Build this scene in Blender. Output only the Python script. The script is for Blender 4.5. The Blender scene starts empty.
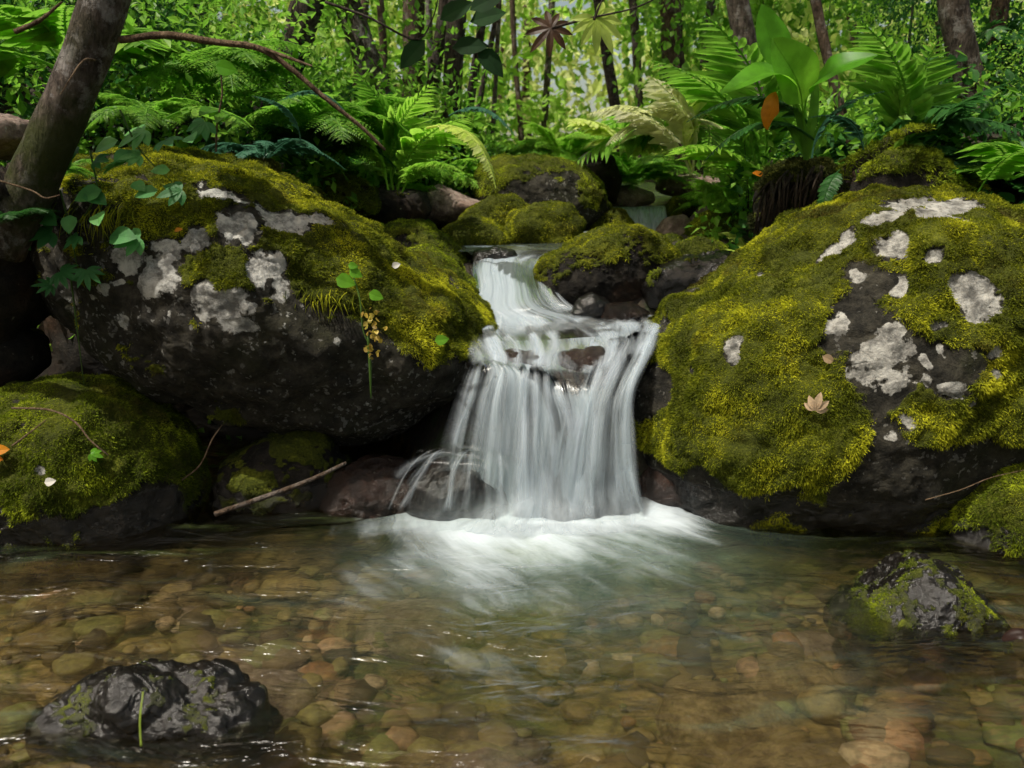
import bpy, bmesh, math, random
import numpy as np
from mathutils import Vector, Matrix
random.seed(7)
RG = np.random.default_rng(11)
C = bpy.context.scene.collection
# ------------------------------------------------------------------ camera model
CAMZ, PITCH, FOC, FPX = 1.25, math.radians(13.7), 28.0, 1024*28.0/36.0
def P(px, py, Y):
    u = (px-512)/FPX; v = (384-py)/FPX
    d = np.array([u, math.cos(PITCH)+v*math.sin(PITCH), -math.sin(PITCH)+v*math.cos(PITCH)])
    return np.array([0, 0, CAMZ]) + d*(Y/d[1])
def proj(V):
    x, y, z = V[:, 0], V[:, 1], V[:, 2]-CAMZ
    dep = y*math.cos(PITCH)-z*math.sin(PITCH)
    up = y*math.sin(PITCH)+z*math.cos(PITCH)
    return 512+FPX*x/dep, 384-FPX*up/dep, dep
# ------------------------------------------------------------------ numpy noise
def _h(ix, iy, iz, s):
    n = (ix.astype(np.uint32)*np.uint32(374761393) + iy.astype(np.uint32)*np.uint32(668265263)
         + iz.astype(np.uint32)*np.uint32(2147483647) + np.uint32(s)*np.uint32(974634777))
    n = (n ^ (n >> np.uint32(13)))*np.uint32(1274126177)
    n = (n ^ (n >> np.uint32(15)))*np.uint32(2246822519)
    n = n ^ (n >> np.uint32(16))
    return n.astype(np.float64)/4294967295.0
def vn(p, s=0):
    with np.errstate(over='ignore'):
        f = np.floor(p); t = p-f; t = t*t*t*(t*(t*6-15)+10); i = f.astype(np.int64)
        r = 0
        for a in (0, 1):
            for b in (0, 1):
                for c in (0, 1):
                    w = (t[:, 0] if a else 1-t[:, 0])*(t[:, 1] if b else 1-t[:, 1])*(t[:, 2] if c else 1-t[:, 2])
                    r = r + w*_h(i[:, 0]+a, i[:, 1]+b, i[:, 2]+c, s)
    return r*2-1
def fbm(p, fr, o=4, s=0, g=.5):
    r = 0; a = 1; tot = 0
    for k in range(o):
        r = r + a*vn(p*fr+k*17.3, s+k); tot += a; a *= g; fr *= 2.03
    return r/tot
def cell(p, fr, s=0):
    """distance to nearest cell point and id value"""
    q = p*fr; i = np.floor(q).astype(np.int64)
    best = np.full(len(p), 9.0); sec = np.full(len(p), 9.0); idv = np.zeros(len(p))
    with np.errstate(over='ignore'):
        for a in (-1, 0, 1):
            for b in (-1, 0, 1):
                for c in (-1, 0, 1):
                    x, y, z = i[:, 0]+a, i[:, 1]+b, i[:, 2]+c
                    fx, fy, fz = x+_h(x, y, z, s), y+_h(x, y, z, s+1), z+_h(x, y, z, s+2)
                    d = np.sqrt((q[:, 0]-fx)**2+(q[:, 1]-fy)**2+(q[:, 2]-fz)**2)
                    m = d < best
                    sec = np.where(m, best, np.minimum(sec, d))
                    idv = np.where(m, _h(x, y, z, s+3), idv); best = np.where(m, d, best)
    return best, sec, idv
def ss(x, a, b):
    t = np.clip((x-a)/(b-a), 0, 1); return t*t*(3-2*t)
# ------------------------------------------------------------------ mesh helpers
def mesh_np(name, V, F, mat=None, smooth=True, attrs=None, uv=None):
    V = np.asarray(V, dtype=np.float32); F = np.asarray(F, dtype=np.int32); k = F.shape[1]
    me = bpy.data.meshes.new(name)
    me.vertices.add(len(V)); me.vertices.foreach_set('co', V.ravel())
    me.loops.add(F.size); me.loops.foreach_set('vertex_index', F.ravel())
    me.polygons.add(len(F)); me.polygons.foreach_set('loop_start', np.arange(0, F.size, k, dtype=np.int32))
    me.polygons.foreach_set('use_smooth', np.full(len(F), smooth))
    me.update(calc_edges=True)
    if attrs:
        for n, a in attrs.items():
            a = np.asarray(a, dtype=np.float32)
            if a.ndim == 1:
                me.attributes.new(n, 'FLOAT', 'POINT').data.foreach_set('value', a)
            else:
                me.attributes.new(n, 'FLOAT_VECTOR', 'POINT').data.foreach_set('vector', a.ravel())
    if mat: me.materials.append(mat)
    return me
def link(name, me, parent=None, loc=(0, 0, 0)):
    o = bpy.data.objects.new(name, me); C.objects.link(o); o.location = loc
    if parent is not None: o.parent = parent
    return o
def tag(o, label, cat, group=None, kind=None):
    if label: o['label'] = label
    if cat: o['category'] = cat
    if group: o['group'] = group
    if kind: o['kind'] = kind
    return o
def thing(name, label, cat, loc=(0, 0, 0), group=None, rz=0):
    o = bpy.data.objects.new(name, None); C.objects.link(o); o.location = loc; o.rotation_euler = (0, 0, rz)
    o.empty_display_size = .1
    return tag(o, label, cat, group)
class Geo:
    def __init__(s): s.V = []; s.F = []; s.R = []; s.n = 0
    def add(s, V, F, r=None):
        V = np.asarray(V, float); F = np.asarray(F, int)
        if F.shape[1] == 4: F = np.concatenate([F[:, [0, 1, 2]], F[:, [0, 2, 3]]])
        s.V.append(V); s.F.append(F+s.n); s.n += len(V)
        s.R.append(np.full(len(V), random.random()) if r is None else (np.full(len(V), float(r)) if np.isscalar(r) else r))
        return s
    def xf(s, M):
        V = np.concatenate(s.V); s.V = [V@np.array(M)[:3, :3].T+np.array(M)[:3, 3]]; s.F = [np.concatenate(s.F)]; s.R = [np.concatenate(s.R)]
    def mesh(s, name, mat, smooth=True):
        return mesh_np(name, np.concatenate(s.V), np.concatenate(s.F), mat, smooth, {'rnd': np.concatenate(s.R)})
    def build(s, name, mat, parent=None, loc=(0, 0, 0), smooth=True):
        V = np.concatenate(s.V)-np.array(loc, float)
        me = mesh_np(name, V, np.concatenate(s.F), mat, smooth, {'rnd': np.concatenate(s.R)})
        if parent is None: return link(name, me, None, loc)
        return link(name, me, parent, (0, 0, 0))
def build_in(geo, name, mat, parent, smooth=True):
    """geometry given in world coordinates, parented to an Empty"""
    V = np.concatenate(geo.V)
    M = np.array(Matrix.Translation(parent.location).inverted()) if parent is not None else np.eye(4)
    me = mesh_np(name, V@M[:3, :3].T+M[:3, 3], np.concatenate(geo.F), mat, smooth, {'rnd': np.concatenate(geo.R)})
    return link(name, me, parent)
def spline(pts, n):
    p = np.array(pts, float); k = len(p)
    if k == 2: t = np.linspace(0, 1, n)[:, None]; return p[0]*(1-t)+p[1]*t
    q = np.vstack([2*p[0]-p[1], p, 2*p[-1]-p[-2]]); out = []
    for t in np.linspace(0, k-1-1e-6, n):
        i = int(t); f = t-i; a, b, c, d = q[i:i+4]
        out.append(.5*((2*b)+(-a+c)*f+(2*a-5*b+4*c-d)*f*f+(-a+3*b-3*c+d)*f**3))
    return np.array(out)
def tube(pts, radii, sides=8, n=None, rough=0, seed=0, cap=True):
    n = n or max(2, len(pts)*4); path = spline(pts, n)
    r = np.interp(np.linspace(0, 1, n), np.linspace(0, 1, len(radii)), radii)
    T = np.gradient(path, axis=0); T /= np.linalg.norm(T, axis=1)[:, None]+1e-9
    up = np.array([0, 1, 0.]) if abs(T[0][1]) < .9 else np.array([1., 0, 0])
    A = np.cross(T, up); A /= np.linalg.norm(A, axis=1)[:, None]+1e-9; B = np.cross(T, A)
    th = np.linspace(0, 2*math.pi, sides, endpoint=False)
    V = path[:, None, :]+r[:, None, None]*(np.cos(th)[None, :, None]*A[:, None, :]+np.sin(th)[None, :, None]*B[:, None, :])
    if rough:
        q = V.reshape(-1, 3); ctr = np.repeat(path, sides, 0); f = fbm(q*np.array([1, 1, .35]), 2.2/max(r.max(), .01), 3, seed)+.7*fbm(q, 1/max(r.max(), .01)*.4, 2, seed+5)
        V = (ctr+(q-ctr)*(1+rough*f[:, None])).reshape(V.shape)
    V = V.reshape(-1, 3); F = []
    i = np.arange(n-1)[:, None]*sides; j = np.arange(sides)[None, :]; j2 = (j+1) % sides
    F = np.stack([i+j, i+j2, i+sides+j2, i+sides+j], -1).reshape(-1, 4)
    F = np.concatenate([F[:, [0, 1, 2]], F[:, [0, 2, 3]]])
    if cap:
        V = np.vstack([V, path[-1]+T[-1]*r[-1]*.5, path[0]]); e = len(V)-2; k = (n-1)*sides
        F = np.vstack([F, [[k+a, k+(a+1) % sides, e] for a in range(sides)], [[(a+1) % sides, a, e+1] for a in range(sides)]])
    return V, F
# leaf templates: base at origin, length 1 along +X, normal +Z
def leaf_t(w=.3, fold=.08, droop=.12, p=.42, seg=4):
    xs = np.linspace(0, 1, seg+1)[1:-1]; V = [(0, 0, 0)]; F = []
    for x in xs:
        h = w*(math.sin(math.pi*x**(math.log(.5)/math.log(p))))**.8; z = -droop*x*x
        V += [(x, h, z+fold*h/w*.6), (x, 0, z), (x, -h, z+fold*h/w*.6)]
    V.append((1, 0, -droop)); e = len(V)-1
    F += [(0, 2, 1), (0, 3, 2)]
    for k in range(len(xs)-1):
        a = 1+3*k; b = a+3
        F += [(a, a+1, b+1), (a, b+1, b), (a+1, a+2, b+2), (a+1, b+2, b+1)]
    a = e-3; F += [(a, a+1, e), (a+1, a+2, e)]
    return np.array(V, float), np.array(F)
OV = leaf_t(.3); OVW = leaf_t(.38, .1, .15, .38, 5); LAN = leaf_t(.13, .05, .2, .4, 4); QUICK = (np.array([(0, 0, 0), (.45, .27, .04), (1, 0, -.1), (.45, -.27, .04)]), np.array([(0, 2, 1), (0, 3, 2)]))
def rz(V, a):
    c, s = math.cos(a), math.sin(a); W = V.copy(); W[:, 0] = V[:, 0]*c-V[:, 1]*s; W[:, 1] = V[:, 0]*s+V[:, 1]*c; return W
def palm_t(lobes=7, spread=200, w=.13, base=.0, seg=5):
    V = []; F = []; n = 0
    for k in range(lobes):
        f = (k/(lobes-1)-.5); a = math.radians(spread*f); v, fa = leaf_t(w, .05, .18, .5, seg)
        v = v*np.array([1-.75*abs(f), 1-.3*abs(f), 1]); v = rz(v, a); V.append(v); F.append(fa+n); n += len(v)
    return np.concatenate(V), np.concatenate(F)
PALM = palm_t(); PALM5 = palm_t(5, 150, .2); 
def inst(T, pos, xd, nd, sc):
    """T=(V,F); arrays of position, x direction, rough normal, scale -> merged arrays"""
    V, F = T; n = len(pos)
    X = xd/np.linalg.norm(xd, axis=1)[:, None]
    Yv = np.cross(nd, X); Yv /= np.linalg.norm(Yv, axis=1)[:, None]+1e-9; Z = np.cross(X, Yv)
    sc = np.broadcast_to(np.asarray(sc, float), (n,))
    W = pos[:, None, :]+sc[:, None, None]*(V[None, :, 0, None]*X[:, None]+V[None, :, 1, None]*Yv[:, None]+V[None, :, 2, None]*Z[:, None])
    FF = (F[None]+(np.arange(n)*len(V))[:, None, None]).reshape(-1, 3)
    return W.reshape(-1, 3), FF, len(V)
def rdir(n, up=0.0, g=RG):
    v = g.normal(size=(n, 3)); v /= np.linalg.norm(v, axis=1)[:, None]; v[:, 2] += up
    return v/np.linalg.norm(v, axis=1)[:, None]
# ------------------------------------------------------------------ materials
class M:
    def __init__(s, name):
        s.m = bpy.data.materials.new(name); s.m.use_nodes = True; s.t = s.m.node_tree; s.t.nodes.clear()
        s.out = s.t.nodes.new('ShaderNodeOutputMaterial')
    def n(s, ty, ins=None, **kw):
        nd = s.t.nodes.new('ShaderNode'+ty)
        for k, v in kw.items(): setattr(nd, k, v)
        for k, v in (ins or {}).items(): s.set(nd.inputs[k], v)
        return nd
    def set(s, sock, v):
        if isinstance(v, bpy.types.NodeSocket): s.t.links.new(v, sock)
        elif isinstance(v, bpy.types.Node): s.t.links.new(v.outputs[0], sock)
        else:
            if isinstance(v, (tuple, list)) and len(v) == 3 and sock.type == 'RGBA': v = tuple(v)+(1,)
            sock.default_value = v
    def mix(s, f, a, b, bt='MIX'):
        nd = s.t.nodes.new('ShaderNodeMix'); nd.data_type = 'RGBA'; nd.blend_type = bt
        s.set(nd.inputs[0], f); s.set(nd.inputs[6], a); s.set(nd.inputs[7], b); return nd.outputs[2]
    def math(s, op, a, b=0.0, c=None, clamp=False):
        nd = s.t.nodes.new('ShaderNodeMath'); nd.operation = op; nd.use_clamp = clamp
        s.set(nd.inputs[0], a); s.set(nd.inputs[1], b)
        if c is not None: s.set(nd.inputs[2], c)
        return nd.outputs[0]
    def mr(s, v, a, b, c=0.0, d=1.0, smooth=True):
        nd = s.t.nodes.new('ShaderNodeMapRange'); nd.interpolation_type = 'SMOOTHSTEP' if smooth else 'LINEAR'
        s.set(nd.inputs[0], v)
        for i, x in enumerate((a, b, c, d)): s.set(nd.inputs[i+1], x)
        return nd.outputs[0]
    def attr(s, name): return s.n('Attribute', attribute_name=name).outputs['Fac']
    def attrv(s, name): return s.n('Attribute', attribute_name=name).outputs['Vector']
    def noise(s, sc, det=4, rough=.55, vec=None, dist=0):
        nd = s.n('TexNoise', {'Scale': sc, 'Detail': det, 'Roughness': rough, 'Distortion': dist})
        s.set(nd.inputs['Vector'], vec if vec is not None else s.pos()); return nd.outputs[0]
    def pos(s):
        if not hasattr(s, '_p'): s._p = s.n('TexCoord').outputs['Object']
        return s._p
    def ramp(s, v, stops):
        nd = s.n('ValToRGB', {0: v}); e = nd.color_ramp.elements
        while len(e) < len(stops): e.new(.5)
        for k, (p, c) in enumerate(stops): e[k].position = p; e[k].color = tuple(c)+(1,)
        return nd.outputs[0]
    def bump(s, h, st=.5, d=.01, nrm=None):
        nd = s.n('Bump', {'Height': h, 'Strength': st, 'Distance': d})
        if nrm is not None: s.set(nd.inputs['Normal'], nrm)
        return nd.outputs[0]
    def bsdf(s, **kw):
        nd = s.n('BsdfPrincipled')
        for k, v in kw.items(): s.set(nd.inputs[k.replace('_', ' ')], v)
        return nd.outputs[0]
    def end(s, sh): s.t.links.new(sh, s.out.inputs[0]); return s.m

def rock_mat(name, dark, light, tint=(.1, .06, .03), mossc=((.01, .016, .003), (.07, .082, .007), (.2, .215, .015)), gl=.75, lich=(.42, .42, .36), fleck=0.0, crk=1.0):
    m = M(name)
    n1 = m.noise(3, 6, .6); n2 = m.noise(14, 8, .65); n3 = m.noise(60, 5, .7); n4 = m.noise(1.2, 3)
    base = m.mix(m.mr(n2, .35, .68), dark, light)
    base = m.mix(m.mr(n1, .5, .72), base, tint)
    base = m.mix(m.mr(n3, .35, .75, 0, .6), base, tuple(x*.35 for x in dark))
    # fine lichen flecks + patches from attribute
    la = m.attr('lich'); ln = m.noise(24, 6, .6)
    lm = m.mr(m.math('ADD', la, m.math('MULTIPLY', m.math('SUBTRACT', ln, .5), 2.8)), .42, .7)
    fk = m.mr(m.math('ADD', m.noise(42, 3, .5), m.math('MULTIPLY', m.noise(2.5, 2), .35)), .8, .84, 0, fleck)
    lm = m.math('MAXIMUM', lm, fk)
    lc = m.mix(m.mr(m.noise(13, 8, .75), .38, .6), tuple(x*.3 for x in lich), lich)
    base = m.mix(lm, base, lc)
    ma = m.attr('moss'); mn = m.noise(30, 6, .65)
    mm = m.mr(m.math('ADD', ma, m.math('MULTIPLY', m.math('SUBTRACT', mn, .5), 1.1)), .42, .6)
    mc = m.ramp(m.math('ADD', m.math('MULTIPLY', m.noise(6, 5, .6), .6), m.math('MULTIPLY', m.noise(90, 3, .6), .4)), [(.3, mossc[0]), (.52, mossc[1]), (.75, mossc[2])])
    col = m.mix(mm, base, mc)
    wet = m.attr('wet')
    wn = m.mr(m.math('ADD', wet, m.math('MULTIPLY', m.math('SUBTRACT', n2, .5), .8)), .35, .6)
    col = m.mix(m.math('MULTIPLY', wn, .85), col, m.mix(.85, col, (.005, .004, .0035)))
    rough = m.mr(wn, 0, 1, .85, .19, False)
    rough = m.math('ADD', rough, m.math('MULTIPLY', mm, .5), clamp=True)
    h = m.math('ADD', m.math('MULTIPLY', n2, 1.0), m.math('MULTIPLY', n3, .45))
    h = m.math('ADD', h, m.math('MULTIPLY', m.noise(28, 8, .75, None, 1.2), crk)); h = m.math('ADD', h, m.math('MULTIPLY', m.noise(150, 4, .7), .35))
    h = m.math('ADD', h, m.math('MULTIPLY', m.math('MULTIPLY', mm, m.noise(130, 3, .7)), 1.2))
    nr = m.bump(h, gl, .02)
    return m.end(m.bsdf(Base_Color=col, Roughness=rough, Normal=nr, Specular_IOR_Level=m.mr(wn, 0, 1, .25, .6, False)))

def leaf_mat(name, c0, c1, c2=None, tr=.35, gloss=.45, tcol=None):
    m = M(name); r = m.attr('rnd')
    c2 = c2 or c1
    col = m.ramp(r, [(0, c0), (.55, c1), (1, c2)])
    col = m.mix(m.mr(m.noise(18, 3), .35, .7, 0, .45), col, tuple(x*.45 for x in c0))
    p = m.bsdf(Base_Color=col, Roughness=gloss, Specular_IOR_Level=.22)
    t = m.n('BsdfTranslucent', {'Color': m.mix(.5, col, tcol or tuple(min(1, x*2.6) for x in c1))}).outputs[0]
    return m.end(m.n('MixShader', {0: tr, 1: p, 2: t}).outputs[0])

def moss_fibre(name, c0, c1, c2, tr=.3):
    m = M(name); r = m.attr('rnd'); n = m.noise(5, 4, .6)
    f = m.math('ADD', m.math('MULTIPLY', r, .45), m.math('MULTIPLY', m.mr(n, .3, .7), .55))
    col = m.ramp(f, [(.12, c0), (.5, c1), (.88, c2)])
    col = m.mix(m.mr(m.noise(3.1, 5, .65, m.n('Mapping', {'Vector': m.pos(), 'Location': (5, 2, 1)}).outputs[0]), .54, .68, 0, .75), col, (.085, .06, .018))
    p = m.bsdf(Base_Color=col, Roughness=.8, Specular_IOR_Level=.15)
    t = m.n('BsdfTranslucent', {'Color': col}).outputs[0]
    return m.end(m.n('MixShader', {0: tr, 1: p, 2: t}).outputs[0])

def bark_mat(name, dark, light, moss=(.04, .05, .008), mossamt=.0, lich=.3):
    m = M(name)
    mp = m.n('Mapping', {'Vector': m.pos(), 'Scale': (1, 1, .3)}).outputs[0]
    n1 = m.noise(9, 6, .6, mp); n2 = m.noise(45, 6, .7, mp); n3 = m.noise(5, 4, .6)
    col = m.mix(m.mr(n2, .35, .65), dark, light)
    col = m.mix(m.mr(n1, .3, .55, .6, 0), col, tuple(x*.4 for x in dark))
    col = m.mix(m.mr(m.noise(11, 7, .75), .5, .62, 0, lich), col, (.35, .33, .31))
    col = m.mix(m.math('MULTIPLY', m.mr(n3, .4, .6), m.attr('moss'), clamp=True), col, moss)
    nr = m.bump(m.math('ADD', m.math('MULTIPLY', n1, 1.5), m.math('MULTIPLY', n2, 1.5)), 1.0, .03)
    return m.end(m.bsdf(Base_Color=col, Roughness=.9, Normal=nr, Specular_IOR_Level=.2))
R_BIG = rock_mat('mossy_boulder_stone', (.01, .0095, .007), (.055, .05, .036), (.022, .025, .008), lich=(.46, .45, .41), fleck=.3)
R_LEFT = rock_mat('grey_boulder_stone', (.01, .009, .0065), (.065, .058, .043), (.024, .025, .009), lich=(.55, .54, .5), fleck=.3)
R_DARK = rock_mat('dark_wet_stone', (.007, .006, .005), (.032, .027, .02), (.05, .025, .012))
R_WET = rock_mat('black_glistening_stone', (.005, .0045, .004), (.02, .017, .014), (.07, .036, .014), gl=.45, crk=.45)
R_RED = rock_mat('red_brown_wet_stone', (.03, .015, .009), (.13, .062, .038), (.12, .045, .022))
R_PALE = rock_mat('pale_pinkish_stone', (.16, .11, .09), (.42, .33, .28), (.3, .2, .15))
R_BED = rock_mat('streambed_stone', (.1, .065, .03), (.42, .32, .17), (.13, .07, .025))
MF_GOLD = moss_fibre('golden_moss', (.012, .022, .003), (.16, .19, .009), (.62, .62, .03))
MF_GREEN = moss_fibre('green_moss', (.012, .024, .003), (.14, .19, .01), (.5, .58, .03))
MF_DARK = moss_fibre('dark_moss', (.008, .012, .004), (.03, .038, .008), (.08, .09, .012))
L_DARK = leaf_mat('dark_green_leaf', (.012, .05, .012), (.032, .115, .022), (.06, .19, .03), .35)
L_MID = leaf_mat('green_leaf', (.03, .1, .012), (.14, .32, .03), (.36, .55, .08), .45)
L_BRIGHT = leaf_mat('bright_green_leaf', (.09, .26, .016), (.28, .52, .05), (.5, .7, .14), .5, tcol=(.4, .8, .08))
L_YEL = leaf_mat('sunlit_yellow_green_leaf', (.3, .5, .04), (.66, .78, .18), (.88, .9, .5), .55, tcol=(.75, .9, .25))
L_PALE = leaf_mat('pale_cream_green_leaf', (.35, .42, .12), (.6, .65, .28), (.8, .8, .5), .4)
L_BLUE = leaf_mat('blue_green_frond', (.02, .075, .045), (.05, .15, .09), (.1, .24, .14), .25)
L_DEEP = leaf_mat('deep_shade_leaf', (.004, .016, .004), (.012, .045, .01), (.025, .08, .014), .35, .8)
L_ORANGE = leaf_mat('orange_dead_leaf', (.45, .13, .01), (.65, .22, .012), (.8, .32, .02), .4, tcol=(.9, .3, .02))
L_BROWN = leaf_mat('brown_dead_leaf', (.06, .03, .012), (.16, .08, .03), (.3, .16, .06), .2, .7)
L_TAN = leaf_mat('tan_dead_leaf', (.5, .34, .2), (.68, .5, .33), (.8, .62, .42), .2, .7)
L_CREAM = leaf_mat('white_petal', (.6, .55, .48), (.75, .7, .62), (.85, .82, .75), .2, .7)
B_GREY = bark_mat('grey_bark', (.045, .034, .027), (.17, .135, .11), lich=.75)
B_DARK = bark_mat('dark_bark', (.02, .015, .012), (.085, .065, .05), lich=.2)
B_BROWN = bark_mat('brown_bark', (.05, .032, .02), (.16, .11, .075), lich=.3)
B_TWIG = bark_mat('twig_bark', (.1, .06, .035), (.26, .18, .11), lich=.0)
B_ROOT = bark_mat('rooty_fibre', (.02, .014, .009), (.075, .055, .035), lich=0)
B_STEM = leaf_mat('green_stem', (.04, .09, .015), (.09, .17, .03), (.14, .22, .05), .1)

def ground_mat():
    m = M('forest_soil')
    n = m.noise(4, 8, .65, m.n('NewGeometry').outputs['Position']); n2 = m.noise(35, 6, .7, m.n('NewGeometry').outputs['Position'])
    col = m.mix(m.mr(n2, .35, .68), (.012, .009, .006), (.05, .036, .02))
    col = m.mix(m.mr(n, .5, .62), col, (.022, .035, .008))
    bed = m.attr('bed')
    p2 = m.n('Mapping', {'Vector': m.n('NewGeometry').outputs['Position'], 'Scale': (1, 1.7, 1)}).outputs[0]
    b1 = m.noise(2.2, 5, .55, p2, .6); b2 = m.noise(9, 6, .6, p2, 1.0)
    bc = m.ramp(m.math('ADD', m.math('MULTIPLY', b1, .55), m.math('MULTIPLY', b2, .45)), [(.36, (.014, .01, .006)), (.45, (.075, .05, .02)), (.54, (.26, .185, .06)), (.64, (.55, .4, .19))])
    bc = m.mix(m.mr(m.noise(1.6, 3, .5, m.n('Mapping', {'Vector': p2, 'Location': (3, 1, 0)}).outputs[0]), .48, .62, 0, .7), bc, (.1, .14, .03))
    vor = m.n('TexVoronoi', {'Scale': 7.0, 'Vector': p2}, feature='DISTANCE_TO_EDGE').outputs[0]
    bc = m.mix(m.mr(vor, 0, .14, .55, 0), bc, (.02, .013, .006))
    col = m.mix(bed, col, bc)
    return m.end(m.bsdf(Base_Color=col, Roughness=.9, Normal=m.bump(m.math('ADD', n, n2), .8, .03)))
M_GROUND = ground_mat()

def pool_mat():
    m = M('clear_stream_water')
    pos = m.n('NewGeometry').outputs['Position']
    fl = m.attrv('flow')                      # stream coordinates: along, across
    foam, aer = m.attr('foam'), m.attr('aer')
    s1 = m.noise(1.0, 6, .6, m.n('Mapping', {'Vector': fl, 'Scale': (1.3, 6, 1)}).outputs[0], .5)
    s2 = m.noise(1.0, 7, .65, m.n('Mapping', {'Vector': fl, 'Scale': (3, 22, 1)}).outputs[0], .3)
    s3 = m.noise(1.7, 4, .6, pos, .5)
    st = m.math('ADD', m.math('ADD', m.math('MULTIPLY', s1, .45), m.math('MULTIPLY', s2, .3)), m.math('MULTIPLY', s3, .25))
    fm = m.mr(m.math('ADD', foam, m.math('MULTIPLY', m.math('SUBTRACT', st, .5), 2.9)), .3, 1.25)
    fm = m.math('MULTIPLY', fm, m.mr(foam, .0, .2))
    w1 = m.noise(1.0, 5, .5, m.n('Mapping', {'Vector': pos, 'Scale': (3.2, 7.5, 1)}).outputs[0], .8)
    w2 = m.noise(1.0, 3, .5, m.n('Mapping', {'Vector': pos, 'Scale': (11, 24, 1)}).outputs[0], .5)
    h = m.math('ADD', m.math('MULTIPLY', w1, 1.0), m.math('MULTIPLY', w2, .16))
    h = m.math('ADD', h, m.math('MULTIPLY', s1, m.math('MULTIPLY', aer, .8)))
    nr = m.bump(h, .7, .075)
    gl = m.n('BsdfGlossy', {'Color': (1, 1, 1), 'Roughness': .2, 'Normal': nr}).outputs[0]
    tp = m.n('BsdfTransparent', {'Color': (.92, .9, .76)}).outputs[0]
    rf = m.n('BsdfRefraction', {'Color': (.86, .84, .68), 'Roughness': .22, 'IOR': 1.33, 'Normal': nr}).outputs[0]
    under = m.n('MixShader', {0: .42, 1: tp, 2: rf}).outputs[0]
    murk_reflect = m.n('BsdfDiffuse', {'Color': m.mix(m.mr(m.noise(.9, 3, .5, pos), .42, .6), (.15, .22, .17), (.14, .19, .05))}).outputs[0]
    veil = m.noise(1.0, 5, .6, m.n('Mapping', {'Vector': pos, 'Scale': (1.6, 5.5, 1), 'Rotation': (0, 0, .25)}).outputs[0], 1.4)  # flow streaks tinting the water pale green, blurred reflections painted into its colour
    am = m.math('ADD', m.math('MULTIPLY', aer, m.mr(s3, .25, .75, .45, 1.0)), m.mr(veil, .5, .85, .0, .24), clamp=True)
    under = m.n('MixShader', {0: am, 1: under, 2: murk_reflect}).outputs[0]
    fr = m.n('Fresnel', {'IOR': 1.33, 'Normal': nr}).outputs[0]
    a = m.n('MixShader', {0: m.math('MULTIPLY', fr, 1.0, clamp=True), 1: under, 2: gl}).outputs[0]
    fo = m.bsdf(Base_Color=(.5, .57, .62), Roughness=.6, Normal=m.bump(st, .4, .03))
    return m.end(m.n('MixShader', {0: m.math('MULTIPLY', fm, .93), 1: a, 2: fo}).outputs[0])
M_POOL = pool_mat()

def fall_mat(name, lo=.4, hi=.82, sx=34, sy=1.0, mx=.93, colr=(.5, .58, .65), spec=1.0, tcl=(.97, .98, .97)):
    m = M(name)
    uv = m.attrv('flow'); d = m.attr('dens')
    a1 = m.noise(1.0, 5, .55, m.n('Mapping', {'Vector': uv, 'Scale': (sx, sy, 1)}).outputs[0], .15)
    a2 = m.noise(1.0, 4, .6, m.n('Mapping', {'Vector': uv, 'Scale': (sx*3.2, sy*1.5, 1)}).outputs[0], .1)
    a3 = m.noise(1.0, 2, .5, m.n('Mapping', {'Vector': uv, 'Scale': (sx*.25, sy*1.2, 1)}).outputs[0], .3)
    s = m.math('ADD', m.math('ADD', m.math('MULTIPLY', a1, .45), m.math('MULTIPLY', a2, .25)), m.math('MULTIPLY', a3, .3))
    s = m.math('ADD', s, m.math('SUBTRACT', d, .6))
    al = m.math('MULTIPLY', m.mr(s, lo, hi), m.mr(d, 0, .25))
    al = m.math('MULTIPLY', al, mx)
    nr = m.bump(s, .5, .03)
    wh = m.bsdf(Base_Color=colr, Roughness=.35, Normal=nr, Specular_IOR_Level=.4)
    tl = m.n('BsdfTranslucent', {'Color': (.5, .58, .65)}).outputs[0]
    wh = m.n('MixShader', {0: .35, 1: wh, 2: tl}).outputs[0]
    tp = m.n('BsdfTransparent', {'Color': tcl}).outputs[0]
    gl = m.n('BsdfGlossy', {'Roughness': .15, 'Normal': nr}).outputs[0]
    clear = m.n('MixShader', {0: m.math('MULTIPLY', m.n('Fresnel', {'IOR': 1.33, 'Normal': nr}).outputs[0], m.mr(d, 0, .2, 0, spec), clamp=True), 1: tp, 2: gl}).outputs[0]
    return m.end(m.n('MixShader', {0: al, 1: clear, 2: wh}).outputs[0])
M_FALL = fall_mat('silky_falling_water')
M_VEIL = fall_mat('thin_water_veil', .5, 1.0, 26, 1.0, .7, spec=.25)
M_SLIDE = fall_mat('sliding_ledge_water', .5, 1.0, 10, 1.2, .75, (.52, .6, .62))

def mist_mat():
    m = M('soft_foam_spray'); uv = m.attrv('flow'); d = m.attr('dens')
    n = m.noise(1.0, 4, .55, m.n('Mapping', {'Vector': uv, 'Scale': (9, 4, 1)}).outputs[0], .4)
    al = m.math('MULTIPLY', m.mr(n, .25, .75, .15, 1.0), d, clamp=True)
    return m.end(m.n('MixShader', {0: al, 1: m.n('BsdfTransparent').outputs[0], 2: m.n('BsdfDiffuse', {'Color': (.55, .62, .67)}).outputs[0]}).outputs[0])
M_MIST = mist_mat()
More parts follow.
